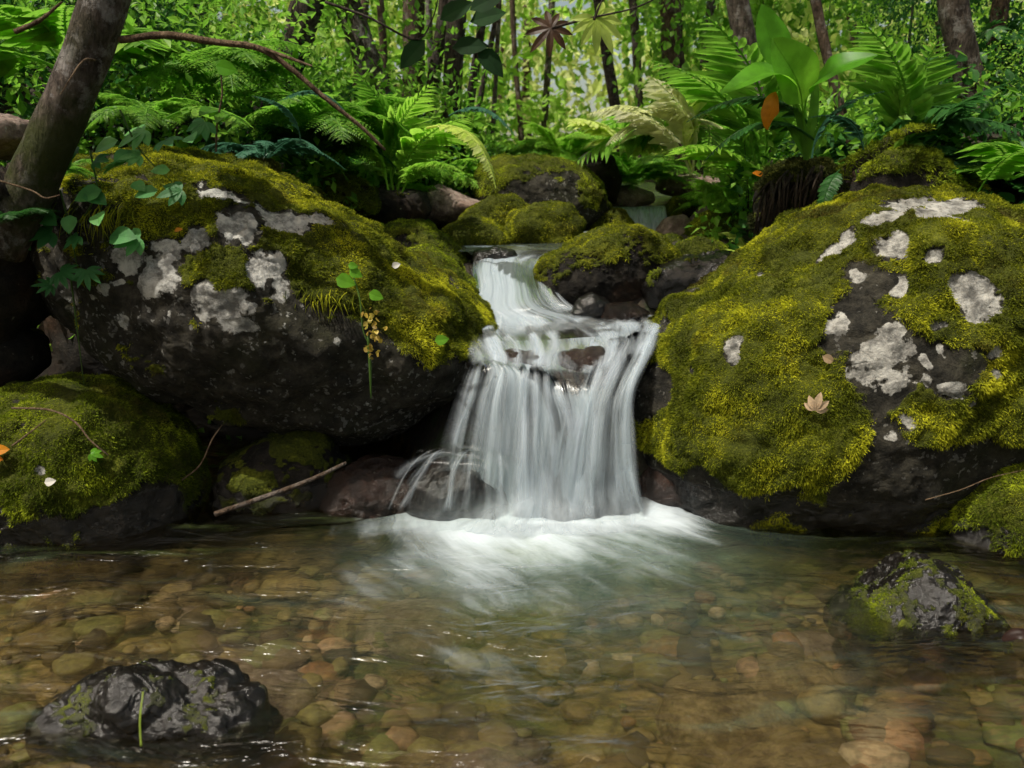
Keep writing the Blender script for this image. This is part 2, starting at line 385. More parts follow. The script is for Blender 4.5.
# ------------------------------------------------------------------ terrain
def xc(y): return np.interp(y, [0, 3, 3.6, 4.2, 5, 6, 8, 12, 60], [.15, .15, .1, -.02, .2, .95, 1.0, .5, 0])
def chz(y): return np.interp(y, [-15, 0, 2.4, 3.0, 3.12, 3.6, 3.85, 4.25, 5.7, 6.1, 8, 12, 20, 60], [-.35, -.32, -.3, -.28, .3, .5, .55, .78, .86, .98, 1.15, 1.5, 2.1, 4])
def ground_z(x, y):
    x = np.asarray(x, float); y = np.asarray(y, float)
    d = np.abs(x-xc(y)); w = np.interp(y, [-15, 3.2, 3.5, 5, 8, 60], [9, 9, .45, .6, .8, 1])
    out = np.maximum(d-w, 0)
    # the pool basin: bed until the cave walls
    side = np.where(x < xc(y), 1, 1)
    yw = np.where(x < .0, 4.0, 3.75)                      # where the back wall of the basin rises
    base = chz(y)
    inb = np.maximum(d-.55, 0) > 0
    bed = -.27
    back = bed+ss(y, yw-.15, yw+.25)*(chz(np.maximum(y, 4.2))-bed+.1)
    z = np.where(inb, np.where(y < yw+.25, back, base), base)
    k = ss(d, .35, .75)
    z = base*(1-k)+np.where(y < yw+.25, back, base)*k
    z = z+np.minimum(out*np.interp(y, [6, 8], [.42, .25]), .9+out*.1)*ss(y, 3.9, 5.2)
    z = z+ss(np.abs(x), 3.2, 4.6)*ss(y, -20, -3)*(1-ss(y, 3.9, 5.2))*(.5+.4*np.maximum(np.abs(x)-3.2, 0))
    return z
def terrain():
    xs = np.unique(np.concatenate([np.linspace(-45, -6, 60), np.linspace(-6, 6, 260), np.linspace(6, 45, 60)]))
    ys = np.unique(np.concatenate([np.linspace(-14, .2, 30), np.linspace(.2, 6.5, 220), np.linspace(6.5, 20, 100), np.linspace(20, 60, 40)]))
    X, Y = np.meshgrid(xs, ys); x, y = X.ravel(), Y.ravel(); z = ground_z(x, y)
    p = np.stack([x, y, z*0], 1)
    z = z+fbm(p, .9, 5, 3)*np.interp(y, [0, 3, 5, 20], [.08, .08, .16, .5])+fbm(p, 5, 3, 9)*.03
    V = np.stack([x, y, z], 1); nx, ny = len(xs), len(ys)
    i = np.arange(ny-1)[:, None]*nx+np.arange(nx-1)[None]
    F = np.stack([i, i+1, i+nx+1, i+nx], -1).reshape(-1, 4)
    bed = (1-ss(z, -.06, .02))*(y < 4.2)
    o = link('ground', mesh_np('ground', V, F, M_GROUND, True, {'bed': bed}))
    o['kind'] = 'structure'; return o
GROUND = terrain()
def gz(x, y):
    return float(ground_z(x, y))
# ------------------------------------------------------------------ rocks
_ico = {}
def ico(sub):
    if sub not in _ico:
        bm = bmesh.new(); bmesh.ops.create_icosphere(bm, subdivisions=sub, radius=1)
        me = bpy.data.meshes.new('tmp'); bm.to_mesh(me); bm.free()
        V = np.empty(len(me.vertices)*3, np.float32); me.vertices.foreach_get('co', V)
        F = np.empty(len(me.loops), np.int32); me.loops.foreach_get('vertex_index', F)
        _ico[sub] = (V.reshape(-1, 3).astype(float), F.reshape(-1, 3)); bpy.data.meshes.remove(me)
    return _ico[sub]
def vnorm(V, F):
    n = np.cross(V[F[:, 1]]-V[F[:, 0]], V[F[:, 2]]-V[F[:, 0]]); out = np.zeros_like(V)
    for k in range(3):
        for c in range(3): out[:, c] += np.bincount(F[:, k], n[:, c], len(V))
    return out/(np.linalg.norm(out, axis=1)[:, None]+1e-12)
def fibres(V, F, N, mask, dens, ln, wd, lean=(0, 0, -.15), g=None, vis=-.35, spread=.7):
    g = g or np.random.default_rng(5)
    a = V[F[:, 0]]; b = V[F[:, 1]]; c = V[F[:, 2]]
    ar = .5*np.linalg.norm(np.cross(b-a, c-a), axis=1); cen = (a+b+c)/3
    fm = mask[F].mean(1); fn = N[F[:, 0]]
    tc = np.array([0, 0, CAMZ])-cen; tc /= np.linalg.norm(tc, axis=1)[:, None]
    fac = (fn*tc).sum(1)
    px, py, dp = proj(cen)
    ok = (fac > vis) & (px > -120) & (px < 1150) & (py < 900)
    w = ar*np.clip(fm, 0, 1)**1.3*ok*(fm > .3); cnt = int(w.sum()*dens)
    if cnt < 5: return None
    idx = np.searchsorted(np.cumsum(w)/w.sum(), g.random(cnt)); idx = np.clip(idx, 0, len(F)-1)
    u = g.random((cnt, 2)); fl = u.sum(1) > 1; u[fl] = 1-u[fl]
    p = a[idx]+u[:, :1]*(b-a)[idx]+u[:, 1:]*(c-a)[idx]; n = fn[idx]
    d = n*.8+g.normal(size=(cnt, 3))*spread*.6+np.array(lean); d /= np.linalg.norm(d, axis=1)[:, None]
    cl = fbm(p, 14, 3, 3); L = ln*(.55+.9*g.random(cnt))*(1+.9*cl)
    L = np.clip(L, ln*.25, ln*2.2)
    s = np.cross(d, g.normal(size=(cnt, 3))); s /= np.linalg.norm(s, axis=1)[:, None]
    W = wd*(.6+.8*g.random(cnt))
    base = p-n*.003
    v = np.stack([base-s*W[:, None]*.5, base+s*W[:, None]*.5, base+d*L[:, None]*.6+s*W[:, None]*.35, base+d*L[:, None]+np.array([0, 0, -1])*L[:, None]*.18], 1).reshape(-1, 3)
    i = np.arange(cnt)*4; FF = np.concatenate([np.stack([i, i+1, i+2], 1), np.stack([i, i+2, i+3], 1)])
    r = np.repeat(np.clip(g.random(cnt)*.7+.3*(.5+cl), 0, 1), 4)
    return v, FF, r
def radial(poly, Y):
    W = np.array([P(a, b, Y) for a, b in poly]); c = W.mean(0)
    pts = []
    for k in range(len(W)):
        for t in np.linspace(0, 1, 12, endpoint=False): pts.append(W[k]*(1-t)+W[(k+1) % len(W)]*t)
    pts = np.array(pts)
    c = (pts.max(0)+pts.min(0))/2*.5+c*.5
    th = np.arctan2(pts[:, 2]-c[2], pts[:, 0]-c[0]); R = np.hypot(pts[:, 2]-c[2], pts[:, 0]-c[0])
    g = np.linspace(-math.pi, math.pi, 361)[:-1]; o = np.argsort(th)
    Rg = np.interp(g, th[o], R[o], period=2*math.pi)
    k = np.exp(-.5*(np.arange(-12, 13)/4.)**2); k /= k.sum()
    Rg = np.convolve(np.concatenate([Rg[-12:], Rg, Rg[:12]]), k, 'valid')
    return c, g, Rg
ROCKS = {}
def rock(key, name, label, cat, poly, Y, dF, dB, sub=6, seed=1, amp=.06, fr=2.2, facet=.03, ffr=3., moss=.0, mossup=.8, mossfr=3., mossz=None,
         lich=[], mat=None, mf=None, wetz=.06, dens=60000, ln=.014, wd=.0035, wet=0., flatlow=None, box=.9, group=None, bands=0, puff=.018, shape=None, mregions=None, crag=1.):
    c, g, Rg = radial(poly, Y); D, F = ico(sub)
    rho = np.hypot(D[:, 0], D[:, 2]); th = np.arctan2(D[:, 2], D[:, 0]); R = np.interp(th, g, Rg, period=2*math.pi)
    k = R*rho**box
    yy = np.sign(D[:, 1])*np.abs(D[:, 1])**.95*np.where(D[:, 1] < 0, dF, dB)
    V = np.stack([c[0]+k*np.cos(th), Y+yy, c[2]+k*np.sin(th)], 1)
    size = Rg.mean()
    if shape is not None: V = shape(V, D)
    N = vnorm(V, F); q = V+seed*7.7
    V = V+N*(size*amp*fbm(q, fr/size*.5, 4, seed)*1.6)[:, None]
    if facet:
        w = q+.08*size*np.stack([fbm(q, 3/size, 2, seed+31), fbm(q, 3/size, 2, seed+32), fbm(q, 3/size, 2, seed+33)], 1)
        a, b, idv = cell(w, ffr/size*.5, seed+40); e = np.clip(b-a, 0, .5)
        V = V+N*(size*facet*2.2*((a-.45)*-1.1+(idv-.5)*.8*ss(e, 0, .25)))[:, None]
        a2, b2, id2 = cell(w*np.array([1, 1, 1.4]), ffr*2.7/size*.5, seed+44); V = V+N*(size*facet*.55*(id2-.5)*ss(b2-a2, 0, .12))[:, None]
    if bands:
        t = (V@np.array([.25, .15, 1.]))*bands+fbm(q, 2., 3, seed+50)*1.2; V = V+N*(size*.02*(np.abs((t % 1)-.5)*2-.5))[:, None]
    N = vnorm(V, F); rg = 1-np.abs(fbm(q, 5/size*.5, 4, seed+61))*2.2; V = V+N*(size*.03*crag*(rg-.5)+size*.02*crag*fbm(q, 16/size*.5, 5, seed+60, .6))[:, None]
    N = vnorm(V, F)
    mn = fbm(q, mossfr/size*.5, 4, seed+70)
    m = moss+mossup*N[:, 2]+.9*mn+.55*fbm(q, mossfr*3.2/size*.5, 3, seed+75)
    if mossz: m = m+ss(V[:, 2], mossz[0], mossz[1])-1
    px, py, dp = proj(V)
    tc = np.array([0, 0, CAMZ])-V; tc /= np.linalg.norm(tc, axis=1)[:, None]; fac = (N*tc).sum(1)
    def surf(x, y):
        dd = (px-x)**2+(py-y)**2+np.where(fac > 0.02, 0, 1e6); 
        near = dd < max(dd.min()*2, 60); i = np.where(near)[0]; return V[i[np.argmin(dp[i])]], N[i[np.argmin(dp[i])]], dp[i].min()
    la = np.zeros(len(V))
    wv = V+.045*np.stack([fbm(q, 11, 4, seed+81), fbm(q, 11, 4, seed+82), fbm(q, 11, 4, seed+83)], 1)
    for (x, y, r, *st) in lich:
        if key == 'right': r = r*1.35
        s, sn, d = surf(x, y); rr = r*d/FPX
        e = np.array([1, 1, 1.])
        ang, el = (st+[0, 1])[:2] if st else (0, 1)
        dx = wv-s; 
        ca, sa = math.cos(math.radians(ang)), math.sin(math.radians(ang))
        u = dx[:, 0]*ca+dx[:, 2]*sa; v = -dx[:, 0]*sa+dx[:, 2]*ca
        dist = np.sqrt((u/el)**2+v**2+dx[:, 1]**2)
        la = np.maximum(la, 1-ss(dist, rr*.55, rr*1.25))
    if mregions:
        for (x, y, r, amt) in mregions:
            s, sn, d = surf(x, y); rr = r*d/FPX; dist = np.linalg.norm(wv-s, axis=1); m = m+amt*(1-ss(dist, rr*.4, rr*1.2))
    m = m-la*1.6
    mc = ss(m, .25, .65)
    if puff: 
        pn = .5+1.6*np.abs(fbm(q, 6, 3, seed+90))+.9*fbm(q, 20, 3, seed+91)
        V = V+N*(puff*mc*pn)[:, None]
    w = np.maximum(1-ss(V[:, 2], wetz, wetz+.1), wet)*np.ones(len(V))
    w = np.where(mc > .5, w*.5, w)
    base = np.array([c[0], Y, V[:, 2].min()])
    o = link(name, mesh_np(name, V-base, F, mat, True, {'moss': mc, 'lich': la, 'wet': w}), None, tuple(base))
    tag(o, label, cat, group)
    if mf is not None:
        N2 = vnorm(V, F); r = fibres(V, F, N2, mc, dens, ln, wd, g=np.random.default_rng(seed))
        if r is not None:
            link('moss', mesh_np('moss', r[0]-base, r[1], mf, False, {'rnd': r[2]}), o)
    ROCKS[key] = (V, N, F, mc, surf); return o

def big_left(V, D): return V
# the two great boulders
rock('left', 'boulder', 'great grey overhanging boulder left of the waterfall, patched with moss and pale lichen', 'boulder',
     [(36, 240), (50, 195), (95, 160), (150, 152), (205, 158), (262, 172), (318, 192), (372, 225), (418, 262), (472, 303), (508, 346), (494, 380), (440, 405), (400, 440), (330, 435), (240, 408), (170, 375), (110, 330), (60, 290)],
     3.55, .75, .8, 8, 3, .06, 2.8, .04, 3.4, .22, .7, 4.2, None,
     [(225, 185, 17, -30, 1.8), (243, 222, 26), (292, 215, 22, -40, 1.5), (322, 212, 10, -60, 1.6), (270, 262, 18, 70, 1.4), (285, 282, 14), (262, 300, 6), (228, 308, 20, 10, 1.8), (205, 295, 12, 40, 1.8), (180, 300, 7), (150, 278, 22, 40, 1.6), (130, 262, 20), (165, 315, 6), (140, 320, 6), (115, 325, 8), (105, 300, 7), (240, 330, 12, -20, 1.8), (340, 345, 7), (160, 240, 16), (190, 235, 18), (345, 222, 6), (120, 290, 6), (88, 305, 8)],
     R_LEFT, MF_GOLD, -1, 120000, .0115, .003, bands=3.2, mregions=[(400, 300, 110, .75), (340, 250, 60, .5), (170, 350, 90, -.5), (320, 380, 110, -1.), (120, 270, 60, -.3), (450, 400, 60, -.8), (240, 165, 60, .7), (300, 190, 60, .5), (200, 200, 30, .3), (235, 295, 30, .5)])
rock('right', 'boulder', 'largest boulder, golden moss and white lichen patches, right of the waterfall', 'boulder',
     [(594, 428), (612, 372), (668, 305), (736, 264), (800, 225), (850, 196), (905, 183), (960, 184), (1010, 200), (1070, 250), (1110, 330), (1100, 410), (1040, 462), (960, 500), (900, 512), (820, 525), (740, 520), (655, 520), (606, 485)],
     3.45, .8, .75, 8, 8, .055, 2.6, .035, 3., .62, .4, 3.4, None,
     [(925, 200, 22, 5, 2.0), (945, 208, 16, -35, 1.8), (888, 208, 12, 20, 2.), (893, 238, 13, -55, 1.9), (835, 245, 9, 40, 2.6), (925, 255, 8), (975, 290, 20, -60, 1.3), (890, 325, 11), (885, 350, 17), (860, 355, 14, 60, 1.5), (883, 377, 13), (915, 365, 7), (846, 275, 9), (830, 320, 10, 80, 1.6), (940, 322, 7), (1000, 352, 7), (950, 378, 8, -10, 1.8), (890, 288, 6), (915, 375, 5), (936, 345, 4), (970, 408, 8), (760, 270, 5), (905, 428, 6), (1000, 380, 6), (895, 435, 6), (980, 200, 6), (730, 350, 9, 80, 1.5), (855, 370, 12)],
     R_BIG, MF_GOLD, .1, 120000, .0115, .003, mregions=[(700, 515, 60, -.8), (800, 505, 55, -.6), (900, 500, 70, -1.), (1010, 490, 60, -1.), (880, 345, 40, -.2), (950, 345, 40, -.45), (1010, 400, 60, .5), (960, 300, 60, .5), (930, 410, 50, .5), (780, 430, 80, .6), (700, 350, 60, .4), (760, 300, 60, .6), (648, 385, 30, -1.1), (690, 370, 16, -.5), (650, 440, 36, .1), (655, 495, 40, -.9), (700, 480, 22, -.5), (700, 460, 50, .4), (870, 220, 50, .3), (980, 240, 50, .4)])
# foreground and bank rocks
rock('lowleft', 'boulder', 'rounded dark green mossy boulder at the left edge of the pool', 'boulder',
     [(-90, 470), (-60, 410), (0, 388), (60, 384), (110, 392), (145, 415), (170, 450), (188, 490), (192, 520), (180, 548), (100, 556), (0, 560), (-80, 550)],
     2.98, .34, .5, 7, 13, .05, 2., .012, 3., .6, .5, 3., None, [(40, 470, 5)], R_BIG, MF_GREEN, .1, 90000, .012, .003, mregions=[(130, 440, 50, .6), (85, 480, 30, .8), (30, 540, 50, -.5), (140, 540, 50, -.7)])
rock('edgeright', 'boulder', 'mossy boulder cut by the right edge just above the pool', 'boulder',
     [(943, 540), (955, 505), (985, 475), (1030, 452), (1090, 450), (1130, 500), (1120, 560), (1040, 568), (960, 560)],
     2.78, .24, .3, 7, 17, .04, 2., .015, 3., .75, .4, 3., None, [], R_DARK, MF_GREEN, .06, 90000, .013, .003, mregions=[(960, 550, 30, -.8)])
rock('fgright', 'stone', 'wet pyramid-shaped stone with thin moss standing in the shallow pool on the right', 'stone',
     [(822, 632), (850, 610), (885, 586), (918, 566), (940, 563), (968, 582), (1005, 616), (1014, 634), (940, 642), (860, 640)],
     2.26, .17, .2, 7, 23, .06, 2.2, .07, 2.2, -.12, .35, 8., None, [], R_WET, MF_GREEN, .07, 150000, .009, .0022, wet=.9, puff=.007, crag=1.2, mregions=[(868, 608, 40, .8), (978, 614, 34, .6), (918, 584, 12, -.4)])
rock('fgleft', 'stone', 'low black wet stone nearest the camera in the pool on the left', 'stone',
     [(30, 712), (70, 695), (100, 676), (125, 662), (150, 672), (175, 676), (215, 685), (245, 690), (265, 710), (282, 735), (270, 748), (180, 756), (80, 752), (35, 735)],
     1.74, .14, .14, 7, 29, .07, 2.6, .1, 2.6, -.35, .35, 11., None, [], R_WET, MF_GREEN, .3, 170000, .006, .0017, wet=.9, puff=.004, crag=.9, mregions=[(78, 708, 30, .75), (195, 715, 26, .6), (165, 675, 24, .5)])
# cave and foot of the fall
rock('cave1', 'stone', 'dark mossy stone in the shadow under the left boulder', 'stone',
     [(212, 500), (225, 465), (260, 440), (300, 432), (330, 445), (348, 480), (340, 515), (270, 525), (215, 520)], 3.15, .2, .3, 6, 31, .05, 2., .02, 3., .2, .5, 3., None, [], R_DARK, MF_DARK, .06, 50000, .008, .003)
rock('cave2', 'stone', 'brown wet stone beside the foot of the waterfall', 'stone',
     [(318, 510), (330, 478), (365, 462), (400, 465), (425, 485), (432, 515), (400, 530), (340, 528)], 3.05, .15, .25, 6, 37, .07, 2., .05, 3., -.8, .3, 3., None, [], R_RED, None, .3, wet=.7)
rock('veilrock', 'stone', 'domed wet stone under the thin veil at the left foot of the waterfall', 'stone',
     [(402, 505), (412, 478), (440, 460), (475, 459), (502, 474), (514, 500), (500, 524), (430, 528)], 2.98, .15, .25, 6, 41, .05, 2., .02, 3., -.9, .3, 3., None, [], R_WET, None, .5, wet=.9)
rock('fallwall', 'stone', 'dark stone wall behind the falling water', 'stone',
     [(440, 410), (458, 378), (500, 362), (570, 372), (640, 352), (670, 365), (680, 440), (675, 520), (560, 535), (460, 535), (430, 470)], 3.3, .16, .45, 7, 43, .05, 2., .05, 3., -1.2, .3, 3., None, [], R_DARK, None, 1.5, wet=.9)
rock('lipred1', 'stone', 'small red brown stone breaking the water at the left of the lip', 'stone',
     [(482, 376), (490, 356), (512, 349), (540, 354), (556, 372), (530, 390)], 3.17, .1, .12, 5, 47, .06, 2., .06, 3., -1.2, .3, 3., None, [], R_RED, None, 1.5, wet=.6)
rock('lipred2', 'stone', 'red brown stone in the notch between the two streams of the waterfall', 'stone',
     [(548, 368), (562, 350), (600, 348), (624, 360), (614, 390), (585, 415), (560, 400)], 3.17, .1, .15, 5, 53, .06, 2., .06, 3., -1.2, .3, 3., None, [], R_RED, None, 1.5, wet=.6)
rock('rightfoot', 'stone', 'dark reddish stone at the right foot of the waterfall', 'stone',
     [(632, 525), (630, 490), (650, 462), (700, 455), (760, 470), (800, 500), (790, 530), (700, 540)], 3.1, .14, .3, 6, 59, .07, 2., .05, 3., -.5, .4, 3., None, [], R_RED, MF_DARK, .12, wet=.5, dens=30000)
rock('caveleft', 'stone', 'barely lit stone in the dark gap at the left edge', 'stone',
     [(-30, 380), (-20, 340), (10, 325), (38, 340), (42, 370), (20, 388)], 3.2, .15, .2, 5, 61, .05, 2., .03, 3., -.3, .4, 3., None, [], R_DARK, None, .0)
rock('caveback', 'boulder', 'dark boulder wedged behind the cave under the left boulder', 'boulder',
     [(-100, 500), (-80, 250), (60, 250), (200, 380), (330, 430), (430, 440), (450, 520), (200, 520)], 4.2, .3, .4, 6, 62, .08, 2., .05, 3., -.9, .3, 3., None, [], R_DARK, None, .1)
# upper stream
U = dict(wetz=-1)
def R(key, label, poly, Y, dF, dB, seed, moss=.4, up=.5, mat=R_DARK, mf=MF_GREEN, sub=6, dens=45000, ln=.012, wd=.0035, **k):
    return rock(key, 'stone', label, 'stone', poly, Y, dF, dB, sub, seed, .05, 2., .025, 3., moss, up, 3., mat=mat, mf=mf, dens=dens, ln=ln, wd=wd, wetz=k.pop('wetz', -1), **k)
R('A', 'rounded moss-topped stone dividing the upper cascade from the right bank', [(532, 290), (545, 262), (570, 246), (602, 231), (632, 228), (656, 236), (682, 262), (672, 290), (645, 306), (594, 312), (545, 308)], 4.1, .22, .35, 101, .15, 1.0, mf=MF_GOLD, sub=7, dens=60000)
R('B', 'flat wet grey stone between the upper cascade and the right boulder', [(640, 285), (650, 268), (685, 256), (722, 250), (755, 255), (768, 275), (740, 300), (668, 318), (645, 308)], 3.95, .18, .3, 103, -.75, .6, wet=.7, mat=R_WET, mregions=[(648, 272, 16, .9), (700, 262, 20, .4)])
R('Cc', 'mossy stone below the root mound', [(690, 245), (692, 226), (712, 214), (735, 213), (755, 225), (760, 250), (720, 258)], 5.0, .2, .3, 107, 1., .5)
R('D1', 'bright mossy hump, rearmost of three beside the upper pool', [(455, 232), (462, 216), (490, 200), (512, 197), (530, 207), (525, 232), (490, 240)], 5.2, .2, .3, 109, 1.2, .4, mf=MF_GOLD)
R('D2', 'bright mossy hump, tallest of three beside the upper pool', [(500, 236), (512, 216), (537, 206), (566, 206), (582, 222), (576, 248), (545, 256), (508, 248)], 5.0, .2, .3, 113, 1.2, .4, mf=MF_GOLD)
R('D3', 'bright mossy hump, lowest and nearest of three beside the upper pool', [(438, 246), (446, 228), (470, 221), (492, 224), (512, 240), (500, 252), (455, 256)], 4.8, .15, .25, 127, 1.2, .4, mf=MF_GOLD)
R('E1', 'dark hollow-sided stone under ferns on the left bank', [(345, 215), (350, 190), (385, 184), (425, 192), (432, 212), (420, 228), (370, 230)], 5.2, .3, .4, 131, -.6, .6, mat=R_DARK)
R('E2', 'flat brown stone slab lying behind the mossy humps', [(418, 205), (425, 190), (440, 184), (470, 198), (494, 206), (480, 218), (445, 226), (425, 222)], 5.5, .25, .4, 137, -1.0, .3, mat=R_PALE, mf=None)
R('F1', 'dark mossy stone sloping to the left side of the upper cascade', [(378, 262), (378, 232), (400, 222), (430, 228), (460, 250), (470, 275), (455, 290), (410, 285)], 4.4, .25, .35, 139, .5, .5, mf=MF_GREEN)
R('F2', 'dark mossy stone, lower one left of the upper cascade', [(400, 290), (400, 256), (425, 248), (452, 262), (474, 290), (482, 318), (455, 330), (415, 322)], 4.0, .25, .35, 149, .5, .5, mf=MF_GREEN)
R('G', 'big round-backed boulder with roots on top at the head of the stream', [(470, 200), (476, 165), (500, 156), (545, 158), (585, 168), (602, 190), (610, 215), (580, 235), (520, 235), (480, 222)], 5.9, .5, .6, 151, .1, .8, mat=R_BIG, mregions=[(595, 190, 20, .8), (500, 165, 30, .5)], sub=7)
R('G2', 'smooth brown boulder behind the rooty boulder', [(575, 195), (578, 160), (592, 150), (612, 156), (622, 180), (615, 205)], 6.3, .3, .4, 157, -1., .3, mf=None, mat=R_DARK)
R('H1', 'pale pinkish flat stone beside the small far fall', [(606, 198), (608, 188), (630, 185), (654, 192), (655, 202), (630, 210), (610, 208)], 6.4, .2, .3, 163, -1.2, .2, mat=R_PALE, mf=None)
R('H2', 'yellow mossy stone at the left of the small far fall', [(588, 225), (590, 212), (605, 208), (622, 213), (633, 226), (625, 236), (600, 238)], 5.8, .15, .2, 167, .9, .4, mf=MF_GOLD)
R('H3', 'brown stone at the right foot of the small far fall', [(655, 232), (665, 218), (685, 214), (697, 225), (695, 245), (670, 248)], 5.6, .15, .2, 173, -.9, .3, mat=R_PALE, mf=MF_GREEN)
R('I1', 'small dark glistening stone right of the upper cascade', [(570, 315), (578, 298), (592, 292), (610, 302), (612, 318), (590, 326)], 3.75, .08, .12, 179, -1.3, .2, mf=None, mat=R_WET, wet=1., wetz=2)
R('I2', 'small reddish glistening stone right of the upper cascade', [(598, 318), (605, 304), (630, 302), (650, 312), (648, 324), (620, 328)], 3.7, .08, .12, 181, -1.3, .2, mf=None, mat=R_RED, wet=.8, wetz=2)
R('J1', 'little black stone splitting the water at the head of the upper cascade', [(468, 262), (475, 250), (495, 246), (515, 250), (520, 258), (500, 270)], 4.3, .08, .12, 191, -1.3, .2, mf=None, mat=R_WET, wet=1., wetz=2)
R('K1', 'grey slab under the left tree trunk', [(-60, 150), (-40, 118), (0, 112), (24, 122), (30, 140), (0, 160)], 3.4, .2, .4, 193, -.7, .5, mat=R_PALE)
R('K2', 'flat stone on the bank behind the far fall', [(655, 190), (660, 178), (700, 174), (725, 180), (720, 196), (680, 200)], 6.8, .25, .3, 197, -.8, .4, mat=R_PALE)
R('K3', 'pale stone beyond the stump on the right bank of the stream', [(690, 222), (700, 207), (730, 203), (752, 210), (745, 226), (710, 230)], 5.6, .2, .3, 199, -.5, .5, mat=R_PALE)
R('M2', 'dark rock at the right edge behind the largest boulder', [(960, 215), (985, 190), (1040, 185), (1080, 220), (1040, 250), (980, 240)], 4.6, .3, .3, 211, -.5, .5, mat=R_DARK)
# small bank stones of the upper stream
rr = random.Random(5)
for k in range(26):
    y = rr.uniform(3.95, 6.6); s = rr.choice((-1, 1)); x = float(xc(y))+s*rr.uniform(.42, .8); z = gz(x, y)+.02; r = rr.uniform(.05, .13)
    ppx, ppy, _ = proj(np.array([[x, y, z]])); a = r*FPX/y
    poly = [(ppx[0]+a*math.cos(t)*rr.uniform(.8, 1.2), ppy[0]-a*.6*math.sin(t)*rr.uniform(.8, 1.2)) for t in np.linspace(0, 6.28, 9)[:-1]]
    rock('s%d' % k, 'stone', 'small dark mossy stone filling gaps along the upper stream', 'stone', poly, y, r*.9, r, 5, 300+k, .08, 2., .05, 3., rr.uniform(-.4, .5), .5, 3., mat=R_DARK, mf=MF_GREEN, wetz=-1, dens=35000, ln=.01, group='small stones along the upper stream')
# submerged stones on the pool bed
for k in range(46):
    x = rr.uniform(-1.7, 1.9); y = rr.uniform(1.2, 2.9)
    if abs(x-.15) < .5 and y > 2.5: continue
    r = rr.uniform(.05, .17); ppx, ppy, _ = proj(np.array([[x, y, -.27]])); a = r*FPX/y
    poly = [(ppx[0]+a*1.2*math.cos(t)*rr.uniform(.8, 1.2), ppy[0]-a*.45*math.sin(t)*rr.uniform(.8, 1.2)) for t in np.linspace(0, 6.28, 9)[:-1]]
    rock('b%d' % k, 'submerged_stone', 'smooth brown stone lying under the clear pool water', 'stone', poly, y, r, r, 5, 400+k, .06, 2., .0, 3., -1.5, .2, 3., mat=rr.choice([R_BED, R_BED, R_BED, R_PALE]), mf=None, wetz=-1, group='stones on the pool bed')

def pebbles():
    g = np.random.default_rng(17); n = 1500; D, F = ico(2)
    x = g.uniform(-2.4, 2.6, n); y = g.uniform(1.0, 3.0, n); r = .012+.06*g.random(n)**2.2
    sc = np.stack([r*g.uniform(.8, 1.5, n), r*g.uniform(.8, 1.3, n), r*g.uniform(.35, .7, n)], 1)
    z = ground_z(x, y)+sc[:, 2]*.35+.02+fbm(np.stack([x, y, x*0], 1), .9, 5, 3)*.08+fbm(np.stack([x, y, x*0], 1), 5, 3, 9)*.03
    V = (D[None]*(1+.12*g.normal(size=(n, len(D), 1)))*sc[:, None]+np.stack([x, y, z], 1)[:, None]).reshape(-1, 3)
    FF = (F[None]+(np.arange(n)*len(D))[:, None, None]).reshape(-1, 3)
    m = M('pebble_mix'); c = m.ramp(m.attr('rnd'), [(0, (.03, .022, .015)), (.35, (.12, .08, .03)), (.6, (.3, .22, .09)), (.75, (.17, .2, .06)), (.88, (.3, .13, .06)), (1, (.6, .5, .36))])
    c = m.mix(m.mr(m.noise(40, 4), .35, .65, 0, .5), c, (.05, .035, .02))
    o = link('pebbles', mesh_np('pebbles', V, FF, m.end(m.bsdf(Base_Color=c, Roughness=.7)), True, {'rnd': np.repeat(g.random(n), len(D))}))
    tag(o, 'small brown and tan pebbles strewn over the pool bed', 'pebbles', None, 'stuff')
pebbles()

R('P1', 'broad mossy stone at the left bank just above the dark hollow stone', [(300, 205), (310, 185), (340, 176), (372, 186), (380, 208), (345, 222)], 4.9, .2, .3, 501, .6, .5, mf=MF_GREEN)
R('P3', 'round mossy stone right of the far fall', [(668, 215), (675, 200), (695, 196), (712, 206), (705, 222), (685, 226)], 6.0, .15, .25, 505, .9, .5, mf=MF_GOLD)
R('P4', 'mossy stone beside the flat wet grey stone', [(672, 262), (680, 246), (700, 240), (722, 246), (725, 262), (700, 270)], 4.5, .12, .2, 507, .8, .5, mf=MF_GREEN)
rock('treebank', 'earth_bank', 'dark earth bank under the roots of the leaning tree', 'bank',
     [(-140, 330), (-130, 215), (-60, 190), (10, 182), (48, 195), (60, 230), (52, 290), (20, 345), (-60, 360)], 3.15, .3, .4, 6, 511, .1, 2.4, .05, 3., -.6, .6, 3., None, [], R_DARK, MF_DARK, -1, 30000, .015, .004)
